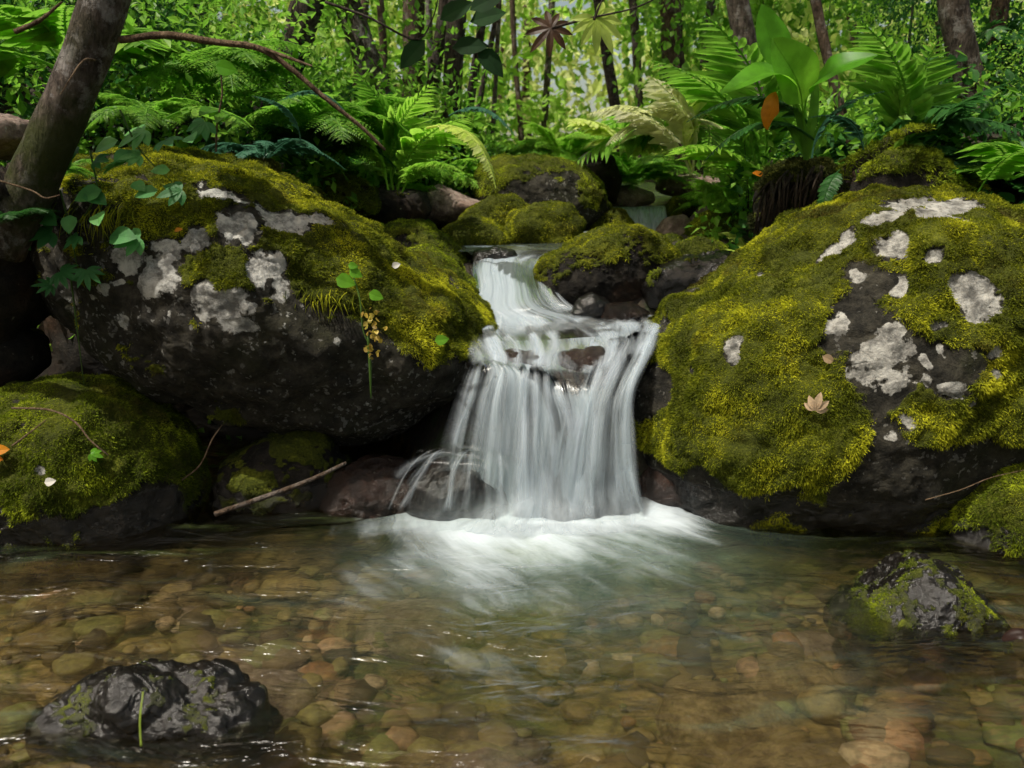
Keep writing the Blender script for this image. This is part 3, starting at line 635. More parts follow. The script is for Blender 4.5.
# ------------------------------------------------------------------ water
def grid(x0, x1, nx, y0, y1, ny):
    X, Y = np.meshgrid(np.linspace(x0, x1, nx), np.linspace(y0, y1, ny)); i = np.arange(ny-1)[:, None]*nx+np.arange(nx-1)[None]
    return X.ravel(), Y.ravel(), np.stack([i, i+1, i+nx+1, i+nx], -1).reshape(-1, 4)
def pool():
    x, y, F = grid(-4.8, 4.8, 800, -3, 4.05, 620)
    fx, fy = .19, 3.02                                     # foot of the fall
    dx = x-fx; dy = fy-y
    ex = np.maximum(np.abs(dx)-.3, 0)
    r = np.sqrt(ex**2+(dy*1.05)**2)
    p = np.stack([x, y, x*0], 1)
    # the current leaves the foot and swings towards the lower left
    foam = np.exp(-(r/.31)**1.4)*1.2
    foam = foam+.4*np.exp(-((dx+.4)/.5)**2-((dy-.2)/.17)**2)+.4*np.exp(-((dx-.45)/.42)**2-((dy-.14)/.12)**2)
    foam = foam+.34*np.exp(-((dx+.35)/.75)**2-((dy-.45)/.32)**2)+.13*np.exp(-((dx+.2)/1.1)**2-((dy-.8)/.5)**2)
    foam = foam*(1+.25*fbm(p, 3, 3, 4))
    foam = np.clip(foam+.10*np.exp(-((dx)/.9)**2-((dy-.8)/.5)**2), 0, 1.2)
    aer = np.clip(.75*np.exp(-((dx)/.55)**2-((dy-.25)/.42)**2)+.16*np.exp(-((dx+.1)/.7)**2-((dy-.75)/.45)**2), 0, .8)
    th = np.arctan2(dx, dy+.9); rad = np.hypot(dx, dy+.9)
    fl = np.stack([rad*1.2+.1*fbm(p, 2, 2, 6), th*1.0+.10*fbm(p, 1.6, 3, 8)+x*.12, x*0], 1)
    # long exposures streak across the view near the foot
    k = ss(dy, .0, .5); ac = np.stack([x*.9, y*.45, x*0], 1)
    fl = fl*.45+ac*.75
    z = .012*fbm(np.stack([x, y*1.9, x*0], 1), 2.6, 3, 12)+.036*np.exp(-(r/.24)**2)*(1+1.4*fbm(p, 7, 3, 3))+.012*aer*fbm(np.stack([x, y*2, x*0], 1), 5, 3, 14)
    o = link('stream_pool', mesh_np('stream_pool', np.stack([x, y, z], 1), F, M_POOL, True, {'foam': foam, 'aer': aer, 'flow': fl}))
    o['kind'] = 'structure'
pool()
def sheet(name, rows, ns, nt, mat, bul=.0, seed=1, amp=.02, edge=.12, dens=1.0, densf=None, parent=None, fan=1.0):
    """rows: (left px, right px, left py, right py, left Y, right Y) down the flow"""
    L = spline([P(r[0], r[2], r[4]) for r in rows], nt); R_ = spline([P(r[1], r[3], r[5]) for r in rows], nt)
    s = np.linspace(0, 1, ns)[None, :, None]; W = L[:, None]*(1-s)+R_[:, None]*s
    T = np.linspace(0, 1, nt)[:, None]; S = s[:, :, 0]
    lenv = np.concatenate([[0], np.cumsum(np.linalg.norm(np.diff((L+R_)/2, axis=0), axis=1))])
    wid = np.linalg.norm(R_-L, axis=1).mean()
    fl = np.stack([np.broadcast_to(S*wid, (nt, ns)), np.broadcast_to(lenv[:, None], (nt, ns)), np.full((nt, ns), seed*3.1)], -1).reshape(-1, 3)
    q = fl*np.array([7, 1.1, 1]); f = fbm(q, 1, 4, seed)
    V = W.reshape(-1, 3); bl = (np.sin(np.pi*S)*np.ones_like(T)).ravel()
    V[:, 1] -= bul*bl; V = V+np.array([0, -1, .35])*(amp*f)[:, None]
    d = np.minimum(S, 1-S)*np.ones_like(T); d = ss(d.ravel(), 0, edge)*dens
    d = d+(.25*fbm(fl*np.array([3, .8, 1]), 1.5, 3, seed+7))
    if densf is not None: d = d*densf(np.broadcast_to(S, (nt, ns)).ravel(), np.broadcast_to(T, (nt, ns)).ravel())
    i = np.arange(nt-1)[:, None]*ns+np.arange(ns-1)[None]; F = np.stack([i, i+1, i+ns+1, i+ns], -1).reshape(-1, 4)
    o = link(name, mesh_np(name, V, F, mat, True, {'flow': fl, 'dens': np.clip(d, 0, 1.3)}), parent); return o
wf = thing('waterfall', 'silky white waterfall pouring between the two great mossy boulders into the pool', 'waterfall')
def patch(name, rows, ns, nt, mat, seed, amp, densf, parent, off=0.0, edge=.16):
    """rows of (px, py, Y) across, listed down the flow"""
    A = np.array([spline([P(*q) for q in r], ns) for r in rows]); W = np.array([spline(A[:, k], nt) for k in range(ns)]).transpose(1, 0, 2)
    cen = W[:, ns//2]; ln = np.concatenate([[0], np.cumsum(np.linalg.norm(np.diff(cen, axis=0), axis=1))]); wid = np.linalg.norm(W[:, 0]-W[:, -1], axis=1).mean()
    S = np.broadcast_to(np.linspace(0, 1, ns)[None], (nt, ns)).ravel(); T = np.broadcast_to(np.linspace(0, 1, nt)[:, None], (nt, ns)).ravel()
    fl = np.stack([S*wid, np.repeat(ln, ns), np.full(nt*ns, seed*3.1)], 1)
    V = W.reshape(-1, 3).copy(); V[:, 1] -= off
    f = fbm(fl*np.array([9, .8, 1]), 1, 4, seed); g = fbm(fl*np.array([30, 1.2, 1]), 1, 2, seed+2)
    V = V+np.array([0, -1, .4])*(amp*f+amp*.25*g)[:, None]*(.35+.65*ss(T, .2, .5))[:, None]
    e = ss(np.minimum(S, 1-S)+.04*fbm(fl*np.array([4, 2, 1]), 1.5, 3, seed+3), 0, edge)
    d = e*densf(S, T)+.22*e*fbm(fl*np.array([5, .7, 1]), 1.5, 3, seed+7)
    i = np.arange(nt-1)[:, None]*ns+np.arange(ns-1)[None]; F = np.stack([i, i+1, i+ns+1, i+ns], -1).reshape(-1, 4)
    return link(name, mesh_np(name, V, F, mat, True, {'flow': fl, 'dens': np.clip(d, 0, 1.3)}), parent)
def blob(S, T, s, t, a, b): return np.exp(-((S-s)/a)**2-((T-t)/b)**2)
rows = [[(430, 317, 3.9), (480, 317, 3.9), (540, 317, 3.9), (610, 316, 3.9), (672, 315, 3.9)],
        [(436, 328, 3.55), (484, 330, 3.55), (545, 332, 3.5), (610, 328, 3.5), (662, 321, 3.6)],
        [(452, 341, 3.3), (492, 347, 3.24), (550, 350, 3.24), (608, 343, 3.28), (655, 331, 3.38)],
        [(468, 354, 3.13), (500, 360, 3.08), (556, 368, 3.1), (606, 362, 3.12), (648, 345, 3.2)],
        [(474, 370, 3.03), (510, 374, 3.01), (564, 392, 3.0), (606, 388, 3.0), (638, 372, 3.08)],
        [(466, 400, 2.98), (508, 402, 2.97), (568, 412, 2.96), (604, 412, 2.95), (628, 405, 3.0)],
        [(454, 440, 2.95), (504, 442, 2.94), (562, 446, 2.92), (602, 446, 2.92), (630, 445, 2.96)],
        [(446, 480, 2.94), (500, 484, 2.92), (556, 486, 2.9), (602, 486, 2.9), (637, 482, 2.93)],
        [(438, 528, 2.93), (498, 532, 2.9), (554, 535, 2.88), (604, 533, 2.88), (644, 525, 2.9)]]
def d_main(S, T):
    ledge = 1-ss(T, .22, .5)
    d = .84-.26*ledge*(1-.6*blob(S, T, .45, .02, .5, .12)-.75*blob(S, T, .92, .2, .16, .35)-.5*blob(S, T, .35, .33, .25, .12))
    d = d-.75*blob(S, T, .62, .38, .12, .11)-.6*blob(S, T, .18, .36, .13, .07)-.42*blob(S, T, .33, .68, .04, .17)-.25*blob(S, T, .22, .6, .02, .12)-.22*blob(S, T, .5, .62, .02, .12)-.2*blob(S, T, .72, .6, .02, .15)-.2*blob(S, T, .1, .75, .1, .3)+.12*blob(S, T, .85, .5, .2, .3)
    return d*(1-.35*ss(T, .95, 1))
patch('main_sheet', rows, 200, 260, M_FALL, 4, .03, d_main, wf)
def d_front(S, T): return ss(T, .42, .62)*(.62-.3*blob(S, T, .33, .7, .05, .2)-.35*(1-ss(S, .0, .25)))*(1-.4*ss(T, .93, 1))+.0*T
patch('front_strands', rows[3:], 200, 160, M_VEIL, 21, .045, d_front, wf, .035, .16)
vrows = [[(455, 447, 2.93), (480, 447, 2.92), (505, 452, 2.92), (522, 462, 2.9)],
         [(425, 456, 2.84), (455, 458, 2.8), (485, 462, 2.78), (512, 474, 2.8)],
         [(404, 476, 2.8), (440, 484, 2.74), (478, 486, 2.74), (512, 492, 2.76)],
         [(392, 500, 2.79), (432, 508, 2.73), (474, 510, 2.73), (514, 510, 2.75)],
         [(378, 522, 2.79), (425, 530, 2.73), (472, 532, 2.73), (518, 526, 2.75)]]
patch('foot_veil', vrows, 120, 90, M_VEIL, 33, .03, lambda S, T: .55-.4*blob(S, T, .7, .6, .16, .3)-.25*blob(S, T, .3, .6, .15, .25)+.15*(1-ss(T, 0, .2)), wf, 0, .3)
patch('foot_spray', [[(a-6, b-10, c+.06) for a, b, c in r] for r in vrows], 90, 70, M_VEIL, 35, .05, lambda S, T: .42+0*S, wf, .0, .4)
def ribbons(name, bundles, mat, parent, seed=1, wd=(.008, .03), dens=(.5, 1.1), jit=.8, nt=28, endf=.6):
    """strands of falling water; each bundle: (count, rows) and each row (left px, right px, left py, right py, left Y, right Y, [power])"""
    g = np.random.default_rng(seed); Vs = []; Fs = []; fl = []; de = []; n = 0; m = 5
    for cnt, rows in bundles:
        for k in range(cnt):
            u = g.random(); pts = []; t0 = g.uniform(0, .12)
            for j, r in enumerate(rows):
                uu = np.clip(u+g.normal()*.007*min(j, 3), -.05, 1.05)
                pts.append(P(r[0]+(r[1]-r[0])*uu+g.normal()*jit*.5, r[2]+(r[3]-r[2])*uu, r[4]+(r[5]-r[4])*uu-abs(g.normal())*.012*min(j, 1)))
            c = spline(pts, nt); T = np.gradient(c, axis=0); T /= np.linalg.norm(T, axis=1)[:, None]
            S = np.cross(T, np.array([0, -1, .4])); S /= np.linalg.norm(S, axis=1)[:, None]+1e-9
            t = np.linspace(0, 1, nt); w = g.uniform(*wd)*(.6+.9*t)*(1+.12*np.sin(t*5+g.random()*6)); s_ = np.linspace(-1, 1, m)
            V = c[:, None]+S[:, None]*(w[:, None]*s_[None])[:, :, None]+np.array([0, -1, .3])*((1-s_**2)[None, :, None]*w[:, None, None]*.08)
            env = (1-s_**2)[None]*(ss(t, 0, .3)*(1-ss(t, .82, 1)*endf))[:, None]*g.uniform(*dens)*(.6+.8*abs(math.sin(u*9+seed+cnt)*math.sin(u*21+seed*2)))
            ln = np.concatenate([[0], np.cumsum(np.linalg.norm(np.diff(c, axis=0), axis=1))])
            fl.append(np.stack([np.broadcast_to(s_[None]*w[:, None]+k*.37, (nt, m)), np.broadcast_to(ln[:, None], (nt, m)), np.full((nt, m), k*1.7)], -1).reshape(-1, 3))
            i = np.arange(nt-1)[:, None]*m+np.arange(m-1)[None]; Fs.append(np.stack([i, i+1, i+m+1, i+m], -1).reshape(-1, 4)+n)
            Vs.append(V.reshape(-1, 3)); de.append(env.ravel()); n += nt*m
    return link(name, mesh_np(name, np.concatenate(Vs), np.concatenate(Fs), mat, True, {'flow': np.concatenate(fl), 'dens': np.concatenate(de)}), parent)
M_STRAND = fall_mat('white_water_strand', .16, 1.05, 75, .8, .72, (.7, .78, .85), spec=0., tcl=(1, 1, 1))
ribbons('falling_strands', [
  (80, [(478, 545, 356, 364, 3.1, 3.08), (472, 548, 368, 376, 3.02, 3.0), (460, 552, 400, 405, 2.96, 2.96), (450, 556, 445, 450, 2.93, 2.92), (440, 560, 490, 495, 2.91, 2.9), (434, 562, 528, 534, 2.9, 2.88)]),
  (75, [(600, 655, 340, 328, 3.25, 3.36), (592, 652, 360, 340, 3.12, 3.24), (582, 643, 388, 362, 3.0, 3.1), (576, 630, 420, 392, 2.94, 3.0), (570, 628, 455, 435, 2.92, 2.96), (562, 636, 495, 485, 2.89, 2.93), (556, 646, 532, 524, 2.87, 2.9)]),
  (34, [(530, 575, 366, 380, 3.06, 3.04), (540, 580, 390, 402, 2.98, 2.98), (552, 584, 425, 430, 2.94, 2.94), (548, 590, 480, 480, 2.9, 2.9), (540, 596, 532, 532, 2.87, 2.87)]),
  (30, [(628, 668, 334, 318, 3.3, 3.5), (622, 655, 350, 332, 3.18, 3.32), (604, 645, 376, 356, 3.02, 3.12), (590, 628, 410, 396, 2.95, 3.0), (585, 626, 460, 456, 2.9, 2.94), (575, 634, 528, 524, 2.88, 2.92)])],
  M_STRAND, wf, 3, (.008, .05), (.3, .75))
ribbons('ledge_streaks', [
  (70, [(470, 560, 300, 302, 3.9, 3.9), (462, 580, 316, 318, 3.72, 3.74), (458, 600, 329, 331, 3.46, 3.5), (466, 604, 343, 345, 3.24, 3.28), (476, 596, 358, 362, 3.09, 3.13), (474, 590, 376, 384, 3.01, 3.02)]),
  (70, [(510, 580, 304, 306, 3.9, 3.9), (556, 640, 318, 315, 3.7, 3.75), (580, 662, 330, 322, 3.46, 3.58), (598, 656, 344, 333, 3.22, 3.34), (596, 650, 362, 346, 3.1, 3.2), (586, 642, 392, 366, 2.99, 3.08)])],
  M_STRAND, wf, 5, (.01, .045), (.3, .7), 1, endf=1)
ribbons('splash_streaks', [
  (50, [(455, 500, 446, 446, 2.93, 2.92), (425, 508, 452, 456, 2.83, 2.84), (404, 514, 470, 474, 2.79, 2.79), (392, 518, 495, 498, 2.77, 2.77), (378, 522, 520, 524, 2.76, 2.76)]),
  (16, [(470, 480, 450, 452, 2.92, 2.92), (430, 445, 452, 458, 2.86, 2.84), (398, 425, 462, 476, 2.83, 2.8), (380, 412, 480, 498, 2.82, 2.78)])],
  M_STRAND, wf, 7, (.004, .022), (.2, .55), 2, endf=1)
mrows = [[(425, 478, 2.86), (480, 480, 2.83), (540, 470, 2.82), (600, 474, 2.82), (655, 484, 2.85)],
         [(410, 500, 2.83), (475, 500, 2.8), (540, 494, 2.78), (602, 497, 2.79), (665, 504, 2.83)],
         [(395, 518, 2.8), (470, 518, 2.76), (540, 514, 2.74), (605, 516, 2.76), (680, 520, 2.8)],
         [(380, 536, 2.76), (465, 540, 2.72), (540, 540, 2.7), (610, 538, 2.72), (695, 536, 2.77)]]
patch('foot_mist', mrows, 100, 60, M_MIST, 51, .03, lambda S, T: ss(T, 0, .75)*.75*(1-ss(T, .88, 1.0))*(1-.5*blob(S, T, .1, .5, .2, 1)), wf, 0, .3)
uc = thing('upper_cascade', 'smaller white cascade sliding down between mossy stones above the main fall', 'waterfall')
sheet('main_chute', [(452, 600, 246, 246, 4.55, 4.6), (470, 560, 256, 252, 4.3, 4.4), (470, 548, 270, 262, 4.12, 4.2), (472, 552, 290, 285, 3.95, 4.0), (462, 570, 308, 306, 3.82, 3.85), (456, 625, 322, 318, 3.7, 3.78), (448, 650, 332, 328, 3.48, 3.52), (456, 650, 342, 334, 3.3, 3.4)], 110, 130, M_FALL, .03, 11, .025, .1, .75, lambda s, t: (1-ss(t, .62, .95)*(.55+.5*np.abs(s-.45)*2))*(.85+.3*np.exp(-((s-.3)/.25)**2)), uc)
sheet('side_trickle', [(515, 560, 258, 254, 4.3, 4.35), (528, 552, 272, 272, 4.1, 4.12), (532, 545, 290, 292, 3.98, 4.0), (532, 546, 312, 314, 3.9, 3.9)], 40, 50, M_VEIL, .02, 12, .01, .2, .9, None, uc)
ribbons('chute_strands', [
  (50, [(470, 545, 254, 250, 4.32, 4.4), (472, 545, 268, 262, 4.14, 4.2), (474, 550, 288, 284, 3.97, 4.02), (472, 568, 306, 304, 3.84, 3.86), (460, 590, 318, 316, 3.72, 3.76)]),
  (36, [(530, 590, 250, 248, 4.38, 4.5), (500, 545, 262, 262, 4.18, 4.24), (482, 520, 284, 290, 3.99, 4.0), (480, 530, 308, 310, 3.83, 3.83)])],
  M_STRAND, uc, 9, (.01, .04), (.3, .6), 1, endf=1)
fc = thing('far_cascade', 'small distant cascade dropping beside the yellow mossy stone', 'waterfall')
sheet('falling_sheet', [(610, 668, 207, 206, 6.3, 6.3), (613, 665, 211, 209, 6.0, 6.0), (618, 664, 221, 221, 5.88, 5.88), (622, 662, 238, 238, 5.78, 5.78)], 50, 50, M_FALL, .03, 13, .02, .15, 1.3, None, fc)
ribbons('far_strands', [(34, [(612, 666, 206, 205, 6.26, 6.26), (613, 665, 211, 209, 5.98, 5.98), (617, 664, 222, 222, 5.84, 5.84), (620, 664, 238, 238, 5.74, 5.74)])], M_STRAND, fc, 15, (.015, .04), (.6, 1.1), 1, endf=.2)
sheet('left_spill', [(572, 610, 232, 228, 5.5, 5.6), (570, 606, 238, 234, 5.3, 5.4), (568, 598, 246, 242, 5.15, 5.2)], 30, 30, M_SLIDE, .01, 14, .01, .15, .85, None, fc)
def upper_water():
    n = 140; Ys = np.linspace(4.3, 9, n); s = np.linspace(-1, 1, 50)
    c = xc(Ys); z = np.interp(Ys, [4.3, 5.8, 5.95, 6.2, 9], [.935, .955, .985, 1.125, 1.33])
    X = c[:, None]+s[None]*.62; Yg = np.repeat(Ys[:, None], 50, 1); Z = np.repeat(z[:, None], 50, 1)
    V = np.stack([X, Yg, Z], -1).reshape(-1, 3); V[:, 2] += .012*fbm(V, 4, 3, 2)
    i = np.arange(n-1)[:, None]*50+np.arange(49)[None]; F = np.stack([i, i+1, i+51, i+50], -1).reshape(-1, 4)
    fo = 1.1*ss(V[:, 1], 5.8, 5.95)*(1-ss(V[:, 1], 6.2, 6.35))+.35*np.exp(-((V[:, 1]-5.6)/.3)**2)+.3*(V[:, 1] < 4.7); z0 = np.zeros(len(V))
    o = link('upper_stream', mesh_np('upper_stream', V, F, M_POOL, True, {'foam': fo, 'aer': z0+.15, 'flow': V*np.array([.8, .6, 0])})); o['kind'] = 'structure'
upper_water()
# ------------------------------------------------------------------ ferns
def frond_geo(n=24, width=.2, rise=.55, droop=.75, kind='simple', seed=1, pw=.16, bare=.12, tip=1.0):
    """one frond of unit length, from the origin out along +X"""
    g = np.random.default_rng(seed); G = Geo()
    t = np.linspace(0, 1, 14); c = np.stack([t*.86, .03*np.sin(t*3+seed), rise*t-droop*t**2.1], 1)
    def at(u): return np.array([np.interp(u, t, c[:, k]) for k in range(3)])
    V, F = tube(c, [.011, .008, .003], 5, 14); G.add(V, F, .55)
    us = bare+(1-bare)*(np.arange(n)+.5)/n
    for s in (1, -1):
        pos = np.array([at(u) for u in us]); tan = np.array([at(min(1, u+.03))-at(u-.03) for u in us]); tan /= np.linalg.norm(tan, axis=1)[:, None]
        Ln = width*np.clip(np.sin(np.pi*np.clip((us-bare)/(1-bare), 0, 1)**.62)**.75, .08, 1)*tip*(1+.12*g.normal(size=n))
        side = np.cross(np.array([[0, 0, 1.]]), tan); side /= np.linalg.norm(side, axis=1)[:, None]
        xd = side*s+tan*(.32+.25*us[:, None])+np.array([[0, 0, -.12]])+g.normal(size=(n, 3))*.06
        nd = np.cross(tan, side)+g.normal(size=(n, 3))*.12
        if kind == 'simple':
            V, F, k = inst(leaf_t(pw, .04, .16, .35, 4), pos, xd, nd, Ln); G.add(V, F, np.repeat(g.random(n)*.6+.2, k))
        else:
            xd /= np.linalg.norm(xd, axis=1)[:, None]
            m = 11; vs = (np.arange(m)+.6)/m
            for q in (1, -1):
                A = pos[:, None]+xd[:, None]*(Ln[:, None]*vs[None])[:, :, None]+np.array([0, 0, -1])*(Ln[:, None]*.2*vs[None]**2)[:, :, None]
                sd = np.cross(nd, xd); sd /= np.linalg.norm(sd, axis=1)[:, None]
                X = q*sd[:, None]*np.ones((1, m, 1))+xd[:, None]*.55+g.normal(size=(n, m, 3))*.08
                N = np.repeat(nd[:, None], m, 1); S = Ln[:, None]*(.26*(1-vs[None]*.85))
                V, F, k = inst(QUICK, A.reshape(-1, 3), X.reshape(-1, 3), N.reshape(-1, 3), S.ravel()*1.15); G.add(V, F, np.repeat(g.random(n*m)*.6+.2, k))
    return G
def fm(name, mat, **k): return frond_geo(**k).mesh(name, mat, False)
FR = {}
def fronds(kind, mat):
    key = (kind, mat.name)
    if key not in FR:
        if kind == 'sword': FR[key] = [fm('frond', mat, n=34, width=.17, rise=.6, droop=.75, seed=s, pw=.17) for s in (1, 2)]
        elif kind == 'lady': FR[key] = [fm('frond', mat, n=22, width=.3, rise=.6, droop=.7, kind='bi', seed=s) for s in (3, 4)]
        elif kind == 'palm': FR[key] = [fm('frond', mat, n=22, width=.34, rise=.45, droop=.6, seed=s, pw=.1, bare=.15) for s in (5, 6)]
        elif kind == 'broad': FR[key] = [fm('frond', mat, n=15, width=.36, rise=.5, droop=.5, seed=s, pw=.19, bare=.2) for s in (7, 8)]
    return FR[key]
def fern(loc, size, label, mat, kind='lady', n=9, seed=1, group=None, az=None, tilt=0, name='fern', spread=(0, 360), pitch=(-.1, .45)):
    r = random.Random(seed); t = thing(name, label, 'fern', tuple(loc), group); ms = fronds(kind, mat)
    for k in range(n):
        o = link('frond', ms[k % len(ms)], t)
        a = math.radians(spread[0]+(spread[1]-spread[0])*(k+r.uniform(.1, .9))/n); s = size*r.uniform(.75, 1.1)
        o.rotation_euler = (r.uniform(-.25, .25), -r.uniform(*pitch), a); o.scale = (s, s, s)
    return t
def frond_one(p0, p1, mat, kind, label, roll=0, name='fern_frond', cat='fern', sag=.0, group=None):
    """a single frond with its foot at p0 and its tip near p1"""
    ms = fronds(kind, mat)[0]; d = Vector(p1)-Vector(p0); L = d.length
    o = link(name, ms, None, tuple(p0)); tag(o, label, cat, group)
    tipv = Vector((.86, 0, {'sword': -.15, 'lady': -.1, 'palm': -.15, 'broad': 0}[kind])).normalized()
    o.rotation_mode = 'QUATERNION'
    z = Vector((0, 0, 1)); X = d.normalized(); Yv = z.cross(X).normalized(); Z = X.cross(Yv)
    M3 = Matrix((X, Yv, Z)).transposed(); a = math.atan2(tipv.z, tipv.x)
    o.rotation_quaternion = (M3@Matrix.Rotation(roll, 3, 'X')@Matrix.Rotation(a, 3, 'Y')).to_quaternion()
    s = L/.87; o.scale = (s, s, s); return o
# ------------------------------------------------------------------ leafy shrubs
def cloud_geo(n, rad, leaf, size, seed, clumps=14, up=.35, flat=.6, cl=.35):
    g = np.random.default_rng(seed); cc = g.normal(size=(clumps, 3)); cc /= np.linalg.norm(cc, axis=1)[:, None]; cc *= (g.random(clumps)**.4)[:, None]
    i = g.integers(0, clumps, n); p = (cc[i]+g.normal(size=(n, 3))*cl*(.4+.8*g.random(clumps)[i])[:, None]); p = p*np.array(rad)
    out = cc[i]+g.normal(size=(n, 3))*.5; out[:, 2] -= .25
    nd = rdir(n, flat*1.6, g)
    V, F, k = inst(leaf, p, out, nd, size*(.6+.7*g.random(n)))
    cr = g.random(clumps)[i]
    G = Geo(); G.add(V, F, np.repeat(np.clip(.55*cr+.45*g.random(n), 0, 1), k)); return G, cc*np.array(rad)
SHM = {}
def shrub_mesh(kind, mat):
    key = (kind, mat.name)
    if key not in SHM:
        pr = {'small': (1500, QUICK, .075, 22), 'ovate': (650, OVW, .13, 16), 'palm': (170, PALM, .26, 12), 'lance': (800, LAN, .2, 16), 'tiny': (2600, QUICK, .05, 26)}[kind]
        out = []
        for s in (1, 2, 3):
            G, cc = cloud_geo(pr[0], (1, 1, .85), pr[1], pr[2], s*7+len(SHM), pr[3])
            T = Geo()
            for q in cc[:10]:
                v, f = tube([(0, 0, -1), (q[0]*.4, q[1]*.4, -.3+q[2]*.3), tuple(q)], [.02, .012, .004], 4, 6); T.add(v, f)
            out.append((G.mesh('foliage', mat, False), T.mesh('stem', B_DARK)))
        SHM[key] = out
    return SHM[key]
def shrub(loc, size, label, mat, kind='small', seed=0, group=None, sz=1.0, name='shrub'):
    r = random.Random(seed*13+5); t = thing(name, label, 'shrub', tuple(loc), group); a, b = shrub_mesh(kind, mat)[seed % 3]
    for nm, me in (('foliage', a), ('stem', b)):
        o = link(nm, me, t, (0, 0, size*sz*.85)); o.scale = (size, size, size*sz); o.rotation_euler = (0, 0, r.uniform(0, 6.28))
    return t
# ------------------------------------------------------------------ trees
CROWN = []
for s in range(3):
    G, cc = cloud_geo(1000, (1.9, 1.9, 1.1), QUICK, .12, 90+s, 40, .4, .7, .14); CROWN.append((G, cc))
CM = {}; G, cc = cloud_geo(420, (1.8, 1.8, 1.0), QUICK, .12, 97, 30, .4, .7, .14); CROWN.append((G, cc))
def tree(name, label, a, b, Y, wpx, mat, seed, crown=True, lean=0.0, moss=None, top=6.5, roots=False, cmat=None, group=None, Yb=None, sides=14, zb=None):
    """trunk through image points a (low) and b (high) at depth Y"""
    A = P(a[0], a[1], Y); B = P(b[0], b[1], Yb or Y); d = B-A; d = d/np.linalg.norm(d)
    r0 = wpx*.5*Y/FPX; rr = random.Random(seed)
    z0 = gz(A[0], A[1])-.3 if zb is None else zb; k = (z0-A[2])/d[2]; base = A+d*k if (k < 0 and k > -2.5) else A+np.array([0, 0, min(z0-A[2], -.2)])
    H = max(top, B[2]+1.5); pts = [base]+([A] if np.linalg.norm(A-base) > .25 else [])
    pts.append(A*.5+B*.5+np.array([rr.uniform(-.012, .012), 0, 0])); pts.append(B)
    d2 = d*np.array([.3, .3, 1]); tp = B+d2*((H-B[2])/d2[2]); m1 = B*.5+tp*.5+np.array([rr.uniform(-.1, .1), rr.uniform(-.1, .1), 0])
    pts += [m1, tp]
    t = thing(name, label, 'tree', tuple(base+np.array([0, 0, .3])), group)
    pp = np.array(pts); sl = np.concatenate([[0], np.cumsum(np.linalg.norm(np.diff(pp, axis=0), axis=1))]); us = np.linspace(0, sl[-1], 40)
    pp = np.stack([np.interp(us, sl, pp[:, c]) for c in range(3)], 1)
    for _ in range(4): pp[1:-1] = .25*pp[:-2]+.5*pp[1:-1]+.25*pp[2:]
    pp[:, 0] += .35*r0*fbm(pp+seed, 1.3, 2, seed); pts = pp
    V, F = tube(pts, [r0*1.25, r0*1.05, r0, r0*.92, r0*.7, r0*.35], sides, 90, .09, seed)
    G = Geo(); G.add(V, F, .5); o = build_in(G, 'trunk', mat, t)
    mz = np.zeros(len(V)) if moss is None else 1-ss(V[:, 2], moss[0], moss[1])
    o.data.attributes.new('moss', 'FLOAT', 'POINT').data.foreach_set('value', mz.astype(np.float32))
    if crown:
        ck = 3 if Y < 6.6 else seed % 3; G, cc = CROWN[ck]; cmat = cmat or L_MID; key = (ck, cmat.name)
        if key not in CM: CM[key] = G.mesh('crown', cmat, False)
        o = link('crown', CM[key], t, tuple(tp-(base+np.array([0, 0, .3]))+np.array([0, 0, .6]))); o.rotation_euler = (0, 0, rr.uniform(0, 6))
        T = Geo()
        for q in cc[:9]:
            v, f = tube([tp-np.array([0, 0, rr.uniform(.2, 1.2)]), tp+q*.5+np.array([0, 0, .2]), tp+q+np.array([0, 0, .6])], [r0*.35, r0*.2, .01], 5, 8); T.add(v, f)
        build_in(T, 'limb', mat, t)
    return t
# left foreground tree, leaning over the boulder
tl = tree('tree', 'leaning grey-barked tree at the left rooted beside the overhanging boulder', (36, 165), (113, 0), 2.75, 37, B_GREY, 1, True, moss=(1.3, 2.0), zb=1.05, top=6.5, cmat=L_MID)
G = Geo()
for pts, r in [(((8, 190, 2.75), (-12, 240, 2.9), (-30, 320, 3.1)), .06), (((30, 175, 2.75), (48, 205, 2.9), (52, 230, 3.05)), .045), (((5, 180, 2.7), (-40, 205, 2.7), (-110, 240, 2.8)), .07), (((20, 175, 2.8), (60, 190, 3.2), (130, 190, 3.6)), .05)]:
    V, F = tube([P(*q) for q in pts], [r, r*.8, r*.5], 8, 14, .2, 4); G.add(V, F, .5)
build_in(G, 'root', B_DARK, tl)
br = Geo()
for pts, r in [([(120, 40, 2.75), (165, 35, 2.7), (215, 42, 2.7), (258, 48, 2.7), (290, 68, 2.7), (325, 98, 2.7), (360, 126, 2.72), (385, 150, 2.75)], .012), ([(262, 48, 2.7), (295, 60, 2.65), (312, 66, 2.6)], .006), ([(95, 60, 2.7), (82, 62, 2.6), (60, 95, 2.55)], .004), ([(15, 32, 2.5), (40, 20, 2.5), (62, 2, 2.5)], .008)]:
    V, F = tube([P(*q) for q in pts], [r, r*.8, r*.4], 6, 40, .15, 7); br.add(V, F, .5)
build_in(br, 'branch', B_TWIG, tl)
